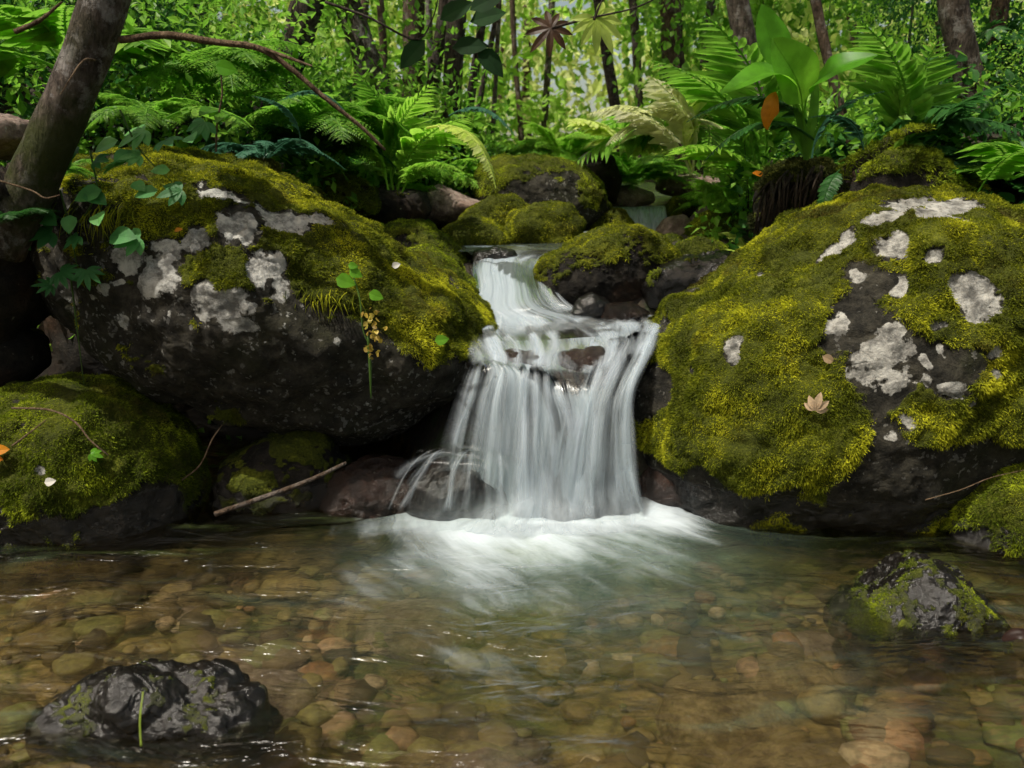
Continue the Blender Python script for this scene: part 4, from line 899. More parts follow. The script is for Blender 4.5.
TR = [
 ('dark tree trunk leaning right above the left boulder, forked low', (262, 110), (318, 0), 5.7, 28, B_DARK, 2, L_DARK),
 ('pale peeling trunk between the dark leaning tree and the paired thin trunks', (378, 90), (342, 0), 6.8, 24, B_GREY, 3, L_MID),
 ('straight brown trunk, thickest of the cluster at the top centre left', (410, 110), (415, 0), 7.5, 19, B_BROWN, 4, L_BRIGHT),
 ('slim dark trunk leaning to the right in the cluster at the top centre left', (428, 110), (446, 0), 7.2, 11, B_DARK, 5, L_BRIGHT),
 ('dark upright trunk with rough bark in the cluster at the top centre left', (452, 115), (457, 0), 6.8, 17, B_DARK, 6, L_MID),
 ('thin dark trunk slanting strongly right beside the rough dark trunk', (468, 115), (486, 0), 7.0, 8, B_DARK, 7, L_MID),
 ('thin pale sapling trunk in the bright gap above the stream', (493, 122), (498, 40), 8.0, 4, B_GREY, 8, L_YEL),
 ('dim trunk standing in haze right of the bright gap', (614, 100), (598, 0), 9.5, 10, B_DARK, 9, L_BRIGHT),
 ('wide shaded trunk at the top right of centre', (676, 60), (668, 0), 8.0, 20, B_BROWN, 10, L_MID),
 ('pale grey trunk behind the pale fern, right of the wide shaded trunk', (752, 70), (733, 0), 6.5, 20, B_GREY, 11, L_MID),
 ('smooth grey trunk at the upper right above the dense undergrowth', (968, 78), (948, 0), 5.2, 24, B_GREY, 12, L_MID),
 ('thin brown trunk close right of the smooth grey trunk', (990, 80), (1000, 0), 5.8, 14, B_BROWN, 13, L_DARK),
 ('rough grey tree behind foliage left of the forked dark tree', (225, 100), (190, 0), 8.0, 18, B_DARK, 14, L_DARK),
 ('thin reddish trunk rising behind the broad-leaved plant', (828, 62), (812, 0), 5.0, 9, B_BROWN, 15, L_MID),
]
for lab, a, b, Y, w, m, s, cm in TR:
    tree('tree', lab, a, b, Y, w, m, s, True, top=5.5+Y*.25+(s % 3)*.5, cmat=cm, moss=(1.2, 2.0))
for k, (x0, x1, Y, w_) in enumerate([(388, 380, 9.5, 7), (436, 428, 10.5, 6), (476, 500, 9.8, 5), (520, 512, 11, 5), (545, 552, 12, 6), (640, 632, 11, 8), (352, 366, 9, 8), (700, 712, 10, 8)]):
    tree('sapling_tree', 'slim distant trunk among the bright leaves at the top centre', (x0, 120), (x1, 0), Y, w_, [B_BROWN, B_GREY, B_DARK][k % 3], 120+k, False, top=8, group='slim trunks at the top centre', sides=8)
# deeper wood: single trunks one can tell apart are few; these stand behind
rr = random.Random(21)
for k in range(30):
    Y = rr.uniform(10, 24); x = rr.uniform(-.75, .75)*Y
    if abs(x/Y-.05) < .13 and Y < 20: continue
    px = 512+x/Y*FPX; lean = rr.uniform(-25, 25)
    tree('tree', 'distant trunk and crown in the wood behind the stream', (px, 120), (px+lean, 0), Y, rr.uniform(6, 16), rr.choice([B_BROWN, B_DARK, B_GREY]), 40+k, k % 4 == 0, top=7+Y*.2, cmat=rr.choice([L_MID, L_BRIGHT, L_YEL]), group='distant trees in the wood', sides=8)
# distant foliage mass closing the view
def far_mass(name, y0, y1, n, mat, size, seed, zlo, zhi, gap=.0, xr=1.1, fr=.35):
    g = np.random.default_rng(seed); Y = y0+(y1-y0)*g.random(n*3); X = (g.random(n*3)*2-1)*xr*Y*.8; 
    Z = ground_z(X, Y)+zlo+(zhi-zlo)*g.random(n*3)
    p = np.stack([X, Y, Z], 1); f = fbm(p, fr, 3, seed)+.5*fbm(p, fr*3.5, 2, seed+4)
    ok = f > gap; p = p[ok][:n]; f = f[ok][:n]; k_ = len(p)
    V, F, k = inst(QUICK, p, rdir(k_, -.2, g), rdir(k_, .9, g), size*(.6+.8*g.random(k_)))
    G = Geo(); G.add(V, F, np.repeat(np.clip(.5+.9*f+.35*(g.random(k_)-.5), 0, 1), k))
    o = G.build(name, mat, None, smooth=False); o['kind'] = 'stuff'; return o
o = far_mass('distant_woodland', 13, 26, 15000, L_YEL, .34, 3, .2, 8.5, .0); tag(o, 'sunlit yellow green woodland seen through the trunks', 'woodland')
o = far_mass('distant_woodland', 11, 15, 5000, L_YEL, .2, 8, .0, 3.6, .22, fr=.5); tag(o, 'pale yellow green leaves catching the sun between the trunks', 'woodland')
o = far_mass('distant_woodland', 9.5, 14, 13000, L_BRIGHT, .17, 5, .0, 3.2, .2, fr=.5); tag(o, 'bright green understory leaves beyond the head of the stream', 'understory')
def cover(name, mat, leaf, n, size, seed, y0, y1, zl, zh, lab, side=0, gap=-.05, wmin=.95, tilt=.6):
    g = np.random.default_rng(seed); Y = y0+(y1-y0)*g.random(n*3)**1.2; X = (g.random(n*3)*2-1)*(.72*Y+.4)
    if side: X = np.abs(X)*side
    d = np.abs(X-xc(Y)); ok = d > wmin+np.where(Y < 4.4, .5, 0)
    X, Y = X[ok], Y[ok]; Z = ground_z(X, Y)+zl+(zh-zl)*g.random(len(X))**1.6
    p = np.stack([X, Y, Z], 1); f = fbm(p, 1.3, 3, seed); ok = f > gap; p = p[ok][:n]; f = f[ok][:n]; m = len(p)
    V, F, k = inst(leaf, p, rdir(m, .1, g), rdir(m, tilt*2, g), size*(.6+.8*g.random(m)))
    G = Geo(); G.add(V, F, np.repeat(np.clip(.45+.7*f+.5*(g.random(m)-.5), 0, 1), k))
    o = G.build(name, mat, None, smooth=False); tag(o, lab, 'undergrowth', None, 'stuff')
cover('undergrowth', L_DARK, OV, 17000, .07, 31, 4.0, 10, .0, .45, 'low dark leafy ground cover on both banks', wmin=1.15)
cover('undergrowth', L_MID, QUICK, 26000, .07, 33, 4.3, 12, .0, .7, 'mixed small green leaves covering the banks')
cover('undergrowth', L_MID, QUICK, 11000, .06, 35, 3.9, 8, .0, 1.3, 'deep shaded leaves filling the left bank', -1)
# banks: shrubs and ferns placed one by one
rr = random.Random(77)
def bank(px, Y, side=None):
    x = (px-512)/FPX*Y; return np.array([x, Y, gz(x, Y)-.02])
SH = []
for k in range(120):
    Y = rr.uniform(4.6, 13); px = rr.uniform(-60, 1080); p = bank(px, Y)
    if abs(p[0]-xc(Y)) < .95+.05*Y: continue
    if 345 < px < 650 and Y < 10.5: continue
    c = (px-540)/300
    if abs(c) < .9 and Y > 6: mat = rr.choice([L_BRIGHT, L_YEL, L_MID])
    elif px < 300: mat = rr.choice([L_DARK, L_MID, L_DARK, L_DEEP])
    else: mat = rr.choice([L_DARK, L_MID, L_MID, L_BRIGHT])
    kind = rr.choice(['small', 'ovate', 'palm', 'lance', 'tiny', 'small']); s = rr.uniform(.22, .42)*(.6+Y*.085)
    nm = {'small': 'small-leaved', 'ovate': 'oval-leaved', 'palm': 'star-leaved', 'lance': 'narrow-leaved', 'tiny': 'fine-leaved'}[kind]
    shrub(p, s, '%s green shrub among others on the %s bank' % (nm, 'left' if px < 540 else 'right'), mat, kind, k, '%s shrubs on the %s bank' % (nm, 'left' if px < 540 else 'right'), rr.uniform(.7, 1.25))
for k in range(95):
    Y = 4.4+8*rr.random()**1.4; px = rr.uniform(-60, 1080); p = bank(px, Y)
    if abs(p[0]-xc(Y)) < .8+.04*Y: continue
    if px < 280: mat = rr.choice([L_DARK, L_MID, L_BLUE])
    elif px < 760: mat = rr.choice([L_BRIGHT, L_MID, L_YEL, L_BRIGHT])
    else: mat = rr.choice([L_DARK, L_MID, L_BRIGHT])
    kind = rr.choice(['lady', 'lady', 'sword', 'palm'])
    kn = {'lady': 'feathery', 'sword': 'sword-leaved', 'palm': 'broad-pinnate'}[kind]
    fern(p, rr.uniform(.32, .6)*(.7+Y*.06), '%s fern among others on the %s bank' % (kn, 'left' if px < 540 else 'right'), mat, kind, rr.randint(7, 11), k, '%s ferns on the %s bank' % (kn, 'left' if px < 540 else 'right'))
# saplings filling the mid air
for k in range(34):
    Y = rr.uniform(5.5, 11); px = rr.uniform(-40, 1060)
    if 345 < px < 650: continue
    p = bank(px, Y); h = rr.uniform(.5, 1.3)+.06*Y
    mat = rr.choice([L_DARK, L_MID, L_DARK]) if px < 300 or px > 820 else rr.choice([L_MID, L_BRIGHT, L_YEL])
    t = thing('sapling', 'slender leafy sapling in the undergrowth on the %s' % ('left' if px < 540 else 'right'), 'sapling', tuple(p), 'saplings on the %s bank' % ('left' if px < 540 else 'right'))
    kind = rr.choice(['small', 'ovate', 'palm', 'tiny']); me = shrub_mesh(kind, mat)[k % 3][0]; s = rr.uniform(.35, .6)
    o = link('foliage', me, t, (0, 0, h)); o.scale = (s, s, s*1.2)
    G = Geo(); V, F = tube([(0, 0, -.2), (rr.uniform(-.05, .05), 0, h*.6), (0, 0, h+s*.6)], [.018, .012, .005], 5, 8); G.add(V, F, .4); link('stem', G.mesh('stem', B_DARK), t)
# ------------------------------------------------------------------ named ferns and fronds of the photo
fern(P(438, 176, 5.9)-np.array([0, 0, .05]), .5, 'bright feathery fern arching over the flat brown slab', L_BRIGHT, 'lady', 11, 201)
fern(P(372, 168, 5.3)-np.array([0, 0, .02]), .62, 'large bright fern above the hollow dark stone on the left bank', L_MID, 'lady', 12, 202)
fern(P(318, 160, 4.6), .58, 'dense dark fern behind the top of the left boulder', L_DARK, 'lady', 12, 203)
fern(P(425, 120, 6.5)-np.array([0, 0, .2]), .8, 'light green broad-pinnate fern left of the bright gap', L_BRIGHT, 'broad', 8, 204)
fern(P(635, 178, 6.6)-np.array([0, 0, .05]), .7, 'soft bright fern beside the pinkish stone', L_MID, 'lady', 13, 205)
fern(P(570, 150, 7.4)-np.array([0, 0, .1]), .75, 'pale green fern behind the rooty boulder', L_BRIGHT, 'lady', 12, 206)
fern(P(515, 150, 7.6)-np.array([0, 0, .1]), .8, 'fresh green fern left behind the rooty boulder', L_MID, 'lady', 12, 207)
fern(P(715, 205, 5.7)-np.array([0, 0, .05]), .42, 'small feathery fern hanging over the stump-side stones', L_BRIGHT, 'lady', 10, 208)
fern(P(668, 120, 5.3)-np.array([0, 0, .05]), .62, 'pale cream fern glowing in the sun at the upper centre right', L_PALE, 'palm', 9, 209)
fern(P(625, 135, 5.9)-np.array([0, 0, .1]), .55, 'yellow green bush-like fern under the pale cream fern', L_YEL, 'broad', 9, 210)
fern(P(700, 90, 5.8)-np.array([0, 0, .35]), .95, 'tall dark green palm-like fern in front of the wide shaded trunk', L_MID, 'palm', 9, 211)
fern(P(880, 120, 4.9)-np.array([0, 0, .2]), .85, 'large arching fern behind the broad-leaved plant', L_DARK, 'palm', 10, 212)
fern(P(930, 150, 4.6)-np.array([0, 0, .1]), .55, 'dark fern between the root mound and the grey trunk', L_DARK, 'lady', 11, 213)
fern(P(1010, 170, 4.2)-np.array([0, 0, .05]), .5, 'narrow-fingered fern at the right edge behind the largest boulder', L_MID, 'broad', 8, 214)
fern(P(262, 150, 3.95)-np.array([0, 0, .05]), .42, 'blue green fern behind the crest of the left boulder', L_BLUE, 'sword', 9, 215)
fern(P(60, 30, 4.2)-np.array([0, 0, .2]), .75, 'big soft fern behind the leaning tree', L_MID, 'broad', 9, 216)
fern(P(210, 40, 4.6)-np.array([0, 0, .2]), .75, 'mid green fern between the leaning tree and the forked tree', L_MID, 'lady', 12, 217)
fern(P(330, 90, 4.4)-np.array([0, 0, .2]), .62, 'tall feathery fern under the thin bare branch', L_MID, 'lady', 12, 218)
FS = [((425, 128, 4.0), (497, 188, 3.8), L_YEL, 'sword', 'bright serrated frond drooping over the flat slab, lit from above'),
      ((448, 116, 4.6), (515, 136, 4.5), L_BLUE, 'sword', 'blue green frond arching beside the bright gap'),
      ((862, 150, 3.9), (810, 118, 3.8), L_BLUE, 'sword', 'dark frond reaching left below the orange leaf'),
      ((812, 140, 3.85), (705, 162, 3.75), L_DARK, 'sword', 'long dark frond drooping left of the broad-leaved plant'),
      ((815, 135, 3.9), (688, 122, 3.85), L_DARK, 'sword', 'upper dark frond reaching left toward the pale fern'),
      ((812, 158, 3.75), (884, 92, 3.65), L_BLUE, 'sword', 'blue green frond rising to the right of the broad-leaved plant'),
      ((838, 170, 3.6), (822, 222, 3.5), L_DARK, 'sword', 'short dark frond hanging down over the root mound'),
      ((300, 140, 3.8), (252, 96, 3.7), L_BLUE, 'sword', 'grey green frond standing behind the left boulder'),
      ((345, 112, 3.6), (278, 102, 3.6), L_BLUE, 'sword', 'pale blue frond crossing behind the bare branch'),
      ((165, 118, 3.1), (250, 128, 3.0), L_MID, 'broad', 'narrow-leaved spray over the crest of the left boulder')]
fern(P(15, 225, 2.7), .2, 'small dark fern covering the foot of the leaning tree', L_DARK, 'lady', 10, 230)
fern(P(62, 175, 2.9), .17, 'little leafy fern between the leaning tree and the left boulder', L_MID, 'lady', 10, 231)
fern(P(150, 120, 3.6), .34, 'mid green fern on the crest behind the vine leaves', L_MID, 'lady', 11, 232)
FS += [((765, 190, 4.7), (702, 18, 4.5), L_MID, 'palm', 'tallest upright dark pinnate frond left of the broad-leaved plant'),
       ((762, 192, 4.7), (650, 62, 4.6), L_MID, 'palm', 'pinnate frond leaning left behind the pale fern tips'),
       ((758, 195, 4.7), (668, 150, 4.4), L_BRIGHT, 'palm', 'low bright pinnate frond arching left above the stream stones'),
       ((690, 175, 5.0), (612, 108, 4.9), L_PALE, 'broad', 'cream coloured frond arching left, palest of the sunlit fern'),
       ((692, 172, 5.0), (648, 74, 4.9), L_PALE, 'broad', 'cream coloured frond standing steepest of the sunlit fern'),
       ((694, 172, 5.0), (706, 64, 5.0), L_YEL, 'broad', 'yellow green frond right beside the cream fronds'),
       ((905, 165, 4.4), (855, 22, 4.3), L_MID, 'palm', 'tall pinnate frond arching over the broad-leaved plant from behind'),
       ((910, 165, 4.4), (935, 38, 4.3), L_MID, 'palm', 'pinnate frond before the smooth grey trunk'),
       ((915, 168, 4.4), (1012, 82, 4.2), L_DARK, 'palm', 'dark pinnate frond reaching to the upper right edge'),
       ((975, 195, 4.0), (1030, 150, 3.7), L_MID, 'broad', 'long-fingered frond at the right edge over the largest boulder'),
       ((400, 190, 4.5), (468, 118, 4.2), L_BRIGHT, 'palm', 'bright pinnate frond arching right above the flat slab'),
       ((395, 190, 4.5), (432, 82, 4.4), L_BRIGHT, 'palm', 'bright pinnate frond standing up before the trunk cluster'),
       ((390, 190, 4.5), (352, 70, 4.4), L_MID, 'palm', 'pinnate frond rising beside the bare branch tip'),
       ((388, 190, 4.4), (318, 118, 4.2), L_BRIGHT, 'lady', 'feathery bright frond drooping toward the left boulder'),
       ((402, 192, 4.4), (462, 172, 4.1), L_BRIGHT, 'lady', 'feathery bright frond hanging low over the dark hollow stone'),
       ((560, 165, 6.0), (520, 120, 5.8), L_BRIGHT, 'lady', 'small feathery frond left behind the rooty boulder'),
       ((720, 220, 4.9), (690, 178, 4.7), L_BRIGHT, 'lady', 'feathery bright frond on the bank by the far fall'),
       ((725, 222, 4.9), (745, 176, 4.7), L_BRIGHT, 'lady', 'feathery bright frond left of the root clump')]
for a, b, m, k, lab in FS: frond_one(P(*a), P(*b), m, k, lab)
# ------------------------------------------------------------------ root mound with the broad-leaved plant
rock('mound', 'root_mound', 'narrow mossy clump of roots hanging under the broad-leaved plant', 'root mound',
     [(757, 232), (760, 195), (778, 172), (805, 160), (832, 165), (845, 185), (842, 215), (825, 245), (780, 255)], 4.1, .22, .35, 6, 221, .1, 2.4, .05, 3., .1, .7, 3., None, [], R_DARK, MF_DARK, -1, 60000, .02, .004)
rock('bank', 'earth_bank', 'dark earthy bank with a mossy rim behind the largest boulder', 'bank',
     [(835, 235), (832, 185), (850, 160), (880, 145), (915, 145), (945, 168), (975, 185), (985, 215), (940, 245), (860, 255)], 4.45, .3, .5, 6, 222, .1, 2.4, .06, 3., -.1, .9, 3., None, [], R_DARK, MF_GREEN, -1, 50000, .02, .004)
ml = thing('mossy_branch', 'mossy arching dead branch over the dark bank right of the root clump', 'branch', tuple(P(822, 225, 3.95)))
G = Geo(); V, F = tube([P(818, 228, 3.95), P(828, 190, 3.95), P(852, 165, 3.98), (P(880, 148, 4.0)), P(905, 132, 4.1), P(935, 128, 4.3)], [.028, .03, .026, .02, .014], 9, 40, .25, 5); G.add(V, F, .5); build_in(G, 'wood', B_DARK, ml)
r_ = fibres(V, F, vnorm(V, F), np.clip(.4+vnorm(V, F)[:, 2], 0, 1), 90000, .02, .004, g=np.random.default_rng(2))
if r_ is not None: G = Geo(); G.add(r_[0], r_[1], r_[2]); build_in(G, 'moss', MF_GREEN, ml, False)
rm = bpy.data.objects['root_mound']; G = Geo(); rr = random.Random(3)
for k in range(70):
    x0 = rr.uniform(765, 845); y0 = np.interp(x0, [765, 790, 820, 845], [185, 170, 166, 182])+rr.uniform(-2, 12); Y = 3.86+rr.uniform(-.05, .12)
    L = rr.uniform(25, 90)*(1 if x0 < 815 else .5); dx = rr.uniform(-22, 6)
    pts = [P(x0, y0, Y+.12), P(x0+dx*.45, y0+L*.25, Y-.04), P(x0+dx*.9, y0+L*.65, Y-.05), P(x0+dx+rr.uniform(-4, 4), y0+L, Y)]
    V, F = tube(pts, [.007, .005, .0015], 4, 10); G.add(V, F)
me = mesh_np('hanging_roots', np.concatenate(G.V)-np.array(rm.location), np.concatenate(G.F), B_ROOT, True, {'rnd': np.concatenate(G.R)}); link('hanging_roots', me, rm)
def big_leaf(pts, width, mat, parent, name='leaf', nseg=16, fold=.12, nrm=None, r=.5, curl=0, m=9, shape='paddle', pet=0.):
    """broad entire leaf along a curve with a midrib"""
    c = spline(pts, nseg); T = np.gradient(c, axis=0); T /= np.linalg.norm(T, axis=1)[:, None]
    nrm = np.array(nrm if nrm is not None else (0, -1, .3), float); S = np.cross(T, nrm); S /= np.linalg.norm(S, axis=1)[:, None]; Nn = np.cross(S, T)
    t = np.linspace(0, 1, nseg); tq = np.clip((t-pet)/(1-pet), 0, 1); w = np.maximum(width*np.clip(np.sin(np.pi*tq**(.85 if shape == 'paddle' else .6)), 0, 1)**.7, .004); w[-1] = .001
    s = np.linspace(-1, 1, m); V = c[:, None]+S[:, None]*(w[:, None]*s[None])[:, :, None]+Nn[:, None]*(w[:, None]*(fold*np.abs(s)[None]*2-curl*s[None]**2+.05*np.sin(t*19)[:, None]*np.abs(s)[None]))[:, :, None]
    i = np.arange(nseg-1)[:, None]*m+np.arange(m-1)[None]; F = np.stack([i, i+1, i+m+1, i+m], -1).reshape(-1, 4)
    G = Geo(); G.add(V.reshape(-1, 3), F, r); v, f = tube(c, [width*.035, width*.02, .0008], 5, nseg); G.add(v, f, min(1, r+.25))
    return build_in(G, name, mat, parent)
bp = thing('broadleaf_plant', 'broad-leaved bright green plant growing on top of the root mound', 'plant', tuple(P(806, 165, 3.85)))
LB = leaf_mat('banana_like_leaf', (.06, .22, .01), (.12, .38, .02), (.22, .5, .04), .55, .35, tcol=(.35, .75, .05))
big_leaf([P(805, 155, 3.85), P(803, 110, 3.8), P(796, 78, 3.72), P(772, 38, 3.66)], .115, LB, bp, r=.8, nrm=(.1, -1, .2), pet=.42, nseg=24)
big_leaf([P(806, 155, 3.85), P(806, 100, 3.82), P(830, 72, 3.7), P(878, 55, 3.6)], .075, LB, bp, r=.35, nrm=(0, -.8, .8), pet=.4, nseg=24)
big_leaf([P(804, 155, 3.85), P(800, 100, 3.8), P(772, 72, 3.68), P(720, 94, 3.6)], .07, LB, bp, r=.6, nrm=(-.1, -.6, .9), pet=.42, nseg=24)
big_leaf([P(806, 155, 3.9), P(803, 90, 3.98), P(775, 50, 4.0), P(762, 4, 4.0)], .085, LB, bp, r=.5, nrm=(.2, -1, .1), pet=.5, nseg=24)
for k, (x, y) in enumerate([(815, 60), (790, 90), (825, 110), (800, 120), (783, 118)]):
    big_leaf([P(806+k-2, 160, 3.85), P((806+x)/2+3, (160+y)/2, 3.83), P(x, y, 3.82)], .022, L_MID, bp, r=.4, name='narrow_leaf')
ol = thing('dead_leaf', 'orange withered leaf hanging beside the broad-leaved plant', 'leaf', tuple(P(772, 94, 3.7)))
big_leaf([P(776, 92, 3.7), P(774, 105, 3.68), P(770, 118, 3.68), P(768, 130, 3.7)], .05, L_ORANGE, ol, 'blade', r=.6, nrm=(.6, -1, .3), curl=.7, fold=.2)
# ------------------------------------------------------------------ climbing plant with lobed leaves on the left boulder
lp = thing('vine', 'creeping plant with lobed leaves over the left end of the overhanging boulder', 'vine', tuple(P(90, 200, 2.85)))
LV = leaf_mat('lobed_vine_leaf', (.03, .13, .03), (.07, .24, .06), (.14, .36, .09), .3, .5)
vl = [(75, 145, 24, 'o'), (118, 165, 26, 'p'), (102, 190, 22, 'o'), (145, 130, 30, 'p'), (165, 140, 26, 'p'), (52, 232, 26, 'p'), (78, 236, 18, 'p'), (110, 236, 24, 'o'), (140, 238, 26, 'p'), (182, 190, 24, 'p'), (158, 190, 18, 'o'), (60, 272, 24, 'f'), (86, 270, 22, 'f'), (98, 213, 18, 'o'), (85, 192, 20, 'o'), (62, 150, 18, 'o'), (30, 190, 22, 'p'), (12, 205, 20, 'o'), (38, 212, 20, 'o'), (22, 240, 20, 'p'), (5, 180, 18, 'o'), (140, 155, 20, 'p'), (130, 150, 18, 'o'), (170, 170, 14, 'o'), (52, 285, 18, 'f'), (118, 140, 20, 'o'), (205, 122, 24, 'p'), (190, 135, 18, 'o'), (133, 182, 14, 'o'), (95, 160, 18, 'p'), (70, 215, 16, 'o')]
rr = random.Random(9); G = Geo()
for x, y, s, k in vl:
    T = {'o': OVW, 'p': PALM5, 'f': PALM}[k]; sc = s/FPX*2.8*(1.15 if k == 'o' else .95); p = P(x, y, 2.78+.0012*max(0, 200-y))
    xd = np.array([[rr.uniform(-1, 1), -.3, rr.uniform(-.5, .1)]]); nd = np.array([[rr.uniform(-.3, .3), -.75, .75+rr.uniform(-.2, .2)]])
    me_V, me_F, _ = inst(T, np.array([p]), xd, nd, sc*1.1); g1 = Geo(); g1.add(me_V, me_F, rr.random()); build_in(g1, 'leaf', LV, lp, False)
for pts in [[(90, 150), (98, 190), (104, 230), (112, 240)], [(60, 190), (70, 230), (78, 272)], [(120, 110), (140, 150), (175, 185)], [(98, 190), (85, 215), (60, 235)], [(70, 272), (76, 320), (84, 385)]]:
    V, F = tube([P(x, y, 2.85) for x, y in pts], [.004, .003, .0015], 4, 14); G.add(V, F, .3)
build_in(G, 'stem', B_STEM, lp)
# hanging seed cluster on the left boulder
hp = thing('seedling', 'small round-leaved plant with hanging yellow brown pods on the left boulder', 'plant', tuple(P(355, 275, 2.82)))
for x, y, s in [(344, 278, 20), (355, 270, 14), (375, 293, 15), (352, 265, 10)]:
    V, F, _ = inst(OVW, np.array([P(x-s*.4, y, 2.76)]), np.array([[1, -.1, rr.uniform(-.5, .3)]]), np.array([[0, -1, .35]]), s/FPX*2.8); g1 = Geo(); g1.add(V, F, .8); build_in(g1, 'leaf', LB, hp, False)
G = Geo(); V, F = tube([P(352, 272, 2.78), P(360, 300, 2.76), P(363, 330, 2.76), P(372, 350, 2.76)], [.003, .003, .002], 5, 14); G.add(V, F, .5)
V, F = tube([P(368, 335, 2.76), P(370, 365, 2.76), P(371, 398, 2.77)], [.005, .006, .003], 5, 10); G.add(V, F, .2); build_in(G, 'stem', L_TAN if False else B_STEM, hp)
G = Geo(); n = 46; pp = np.array([P(373+rr.gauss(0, 4), 310+46*k/n+rr.gauss(0, 2), 2.75+rr.uniform(-.015, .015)) for k in range(n)])
V, F, k = inst(OVW, pp, rdir(n, -.7), rdir(n), .022); G.add(V, F, np.repeat(RG.random(n), k)); build_in(G, 'pod_cluster', leaf_mat('yellow_brown_pods', (.2, .13, .03), (.5, .35, .06), (.6, .5, .12), .3), hp, False)
# single leaves lying on things
def lone(name, label, px, py, Y, size, T, mat, xd, nd, r=.5, cat='leaf', on=None, lift=.012):
    if on: s, sn, d = ROCKS[on][4](px, py); p = s+sn*lift; nd = sn*.8+np.array(nd)*.4
    else: p = P(px, py, Y)
    V, F, _ = inst(T, np.array([p]), np.array([xd], float), np.array([nd], float), size); G = Geo(); G.add(V, F, r)
    o = G.build(name, mat, None, tuple(p), False); tag(o, label, cat); return o
lone('leaf', 'single bright green heart-shaped leaf on the right flank of the left boulder', 436, 343, 2.8, .055, OVW, LB, (1, 0, .15), (0, -1, .3), .9, on='left', lift=.03)
lone('leaf', 'small white petal on the crest of the left boulder', 388, 266, 2.8, .035, OVW, L_CREAM, (1, 0, .3), (0, -1, .6), .9, on='left', lift=.03)
lone('dead_leaf', 'pale tan lobed fallen leaf lying on the largest boulder', 808, 412, 2.8, .07, PALM5, L_TAN, (.1, -.3, 1), (0, -1, .6), .5, on='right', lift=.03)
lone('dead_leaf', 'small brown fallen leaf on the middle of the largest boulder', 818, 352, 2.8, .055, OV, L_TAN, (.9, 0, -.4), (0, -1, .6), .1, on='right', lift=.03)
lone('clover', 'bright green clover sprig on the lower left mossy boulder', 98, 455, 2.4, .045, PALM5, LB, (1, 0, -.3), (0, -.8, .7), .8, on='lowleft', lift=.02)
lone('petal', 'white fallen petal on the lower left mossy boulder', 54, 484, 2.4, .04, OVW, L_CREAM, (1, 0, .2), (0, -1, .5), .9, on='lowleft', lift=.02)
lone('dead_leaf', 'upper orange fallen leaf at the left edge on the mossy boulder', 2, 446, 2.4, .05, OVW, L_ORANGE, (1, 0, .1), (0, -1, .6), .9, on='lowleft', lift=.02)
lone('dead_leaf', 'lower orange fallen leaf at the left edge on the mossy boulder', 0, 456, 2.4, .045, OVW, L_ORANGE, (1, 0, -.2), (0, -1, .6), .4, on='lowleft', lift=.02)
lone('dead_leaf', 'orange leaf bit caught in moss near the vine on the left boulder', 178, 231, 2.8, .03, OVW, L_ORANGE, (1, 0, .3), (0, -1, .6), .8, on='left', lift=.02)
lone('dead_leaf', 'orange dead leaf lying in the ferns left of the root mound', 752, 173, 4.3, .1, OV, L_ORANGE, (1, 0, -.15), (0, -.6, .9), .3)
def stick(name, label, pts, r, mat, cat='twig'):
    G = Geo(); W = [P(*q) for q in pts]; V, F = tube(W, [r, r*.9, r*.6], 6, 24, .12, 3); G.add(V, F, .5)
    o = G.build(name, mat, None, tuple(W[0])); tag(o, label, cat); return o
stick('stick', 'brown stick leaning from the pool against the dark cave stones', [(215, 514, 2.75), (265, 497, 2.78), (310, 480, 2.8), (346, 463, 2.85)], .011, B_BROWN, 'stick')
stick('twig', 'thin curved twig on top of the lower left mossy boulder', [(12, 408, 2.42), (50, 410, 2.36), (75, 422, 2.32), (90, 440, 2.3), (108, 455, 2.28)], .0035, B_TWIG)
stick('twig', 'short pale twig pointing up from the orange leaves', [(12, 446, 2.3), (28, 434, 2.3), (46, 420, 2.31)], .003, B_TWIG)
stick('twig', 'thin root bending in the dark gap behind the lower left boulder', [(182, 480, 2.9), (200, 465, 2.9), (212, 440, 2.9), (222, 425, 2.9)], .003, B_TWIG)
stick('twig', 'fine pale stem arching in front of the mossy boulder at the right edge', [(925, 500, 2.35), (960, 490, 2.32), (990, 478, 2.32), (1024, 470, 2.35)], .002, B_TWIG)
stick('dry_grass', 'dry grass blade standing on the near black stone', [(141, 746, 1.44), (140, 720, 1.45), (143, 692, 1.46)], .0022, L_YEL, 'grass')
stick('stem', 'withered hanging flower stalk above the left boulder', [(216, 152, 3.0), (217, 125, 3.0), (222, 95, 3.0), (221, 75, 3.0)], .004, B_TWIG)
stick('twig', 'thin pale stem slanting across the broad-leaved plant to the left rim', [(-10, 178, 2.5), (30, 190, 2.5), (45, 198, 2.5), (60, 195, 2.5)], .003, B_TWIG)
lone('leaf', 'round green bud leaf hanging above the left boulder', 216, 66, 3.0, .075, OVW, LB, (1, 0, -.2), (0, -1, .2), .6)
e = thing('dead_leaf', 'curled dark red leaf lying in the pool at the right edge', 'leaf', tuple(P(1005, 628, 2.0)))
big_leaf([P(1002, 640, 2.0), P(1014, 634, 1.99), P(1030, 634, 1.98), P(1052, 640, 2.0)], .018, leaf_mat('dark_red_leaf', (.012, .005, .003), (.02, .007, .004), (.035, .012, .006), .05), e, 'blade', r=.4, nrm=(0, -.5, 1), curl=.3)
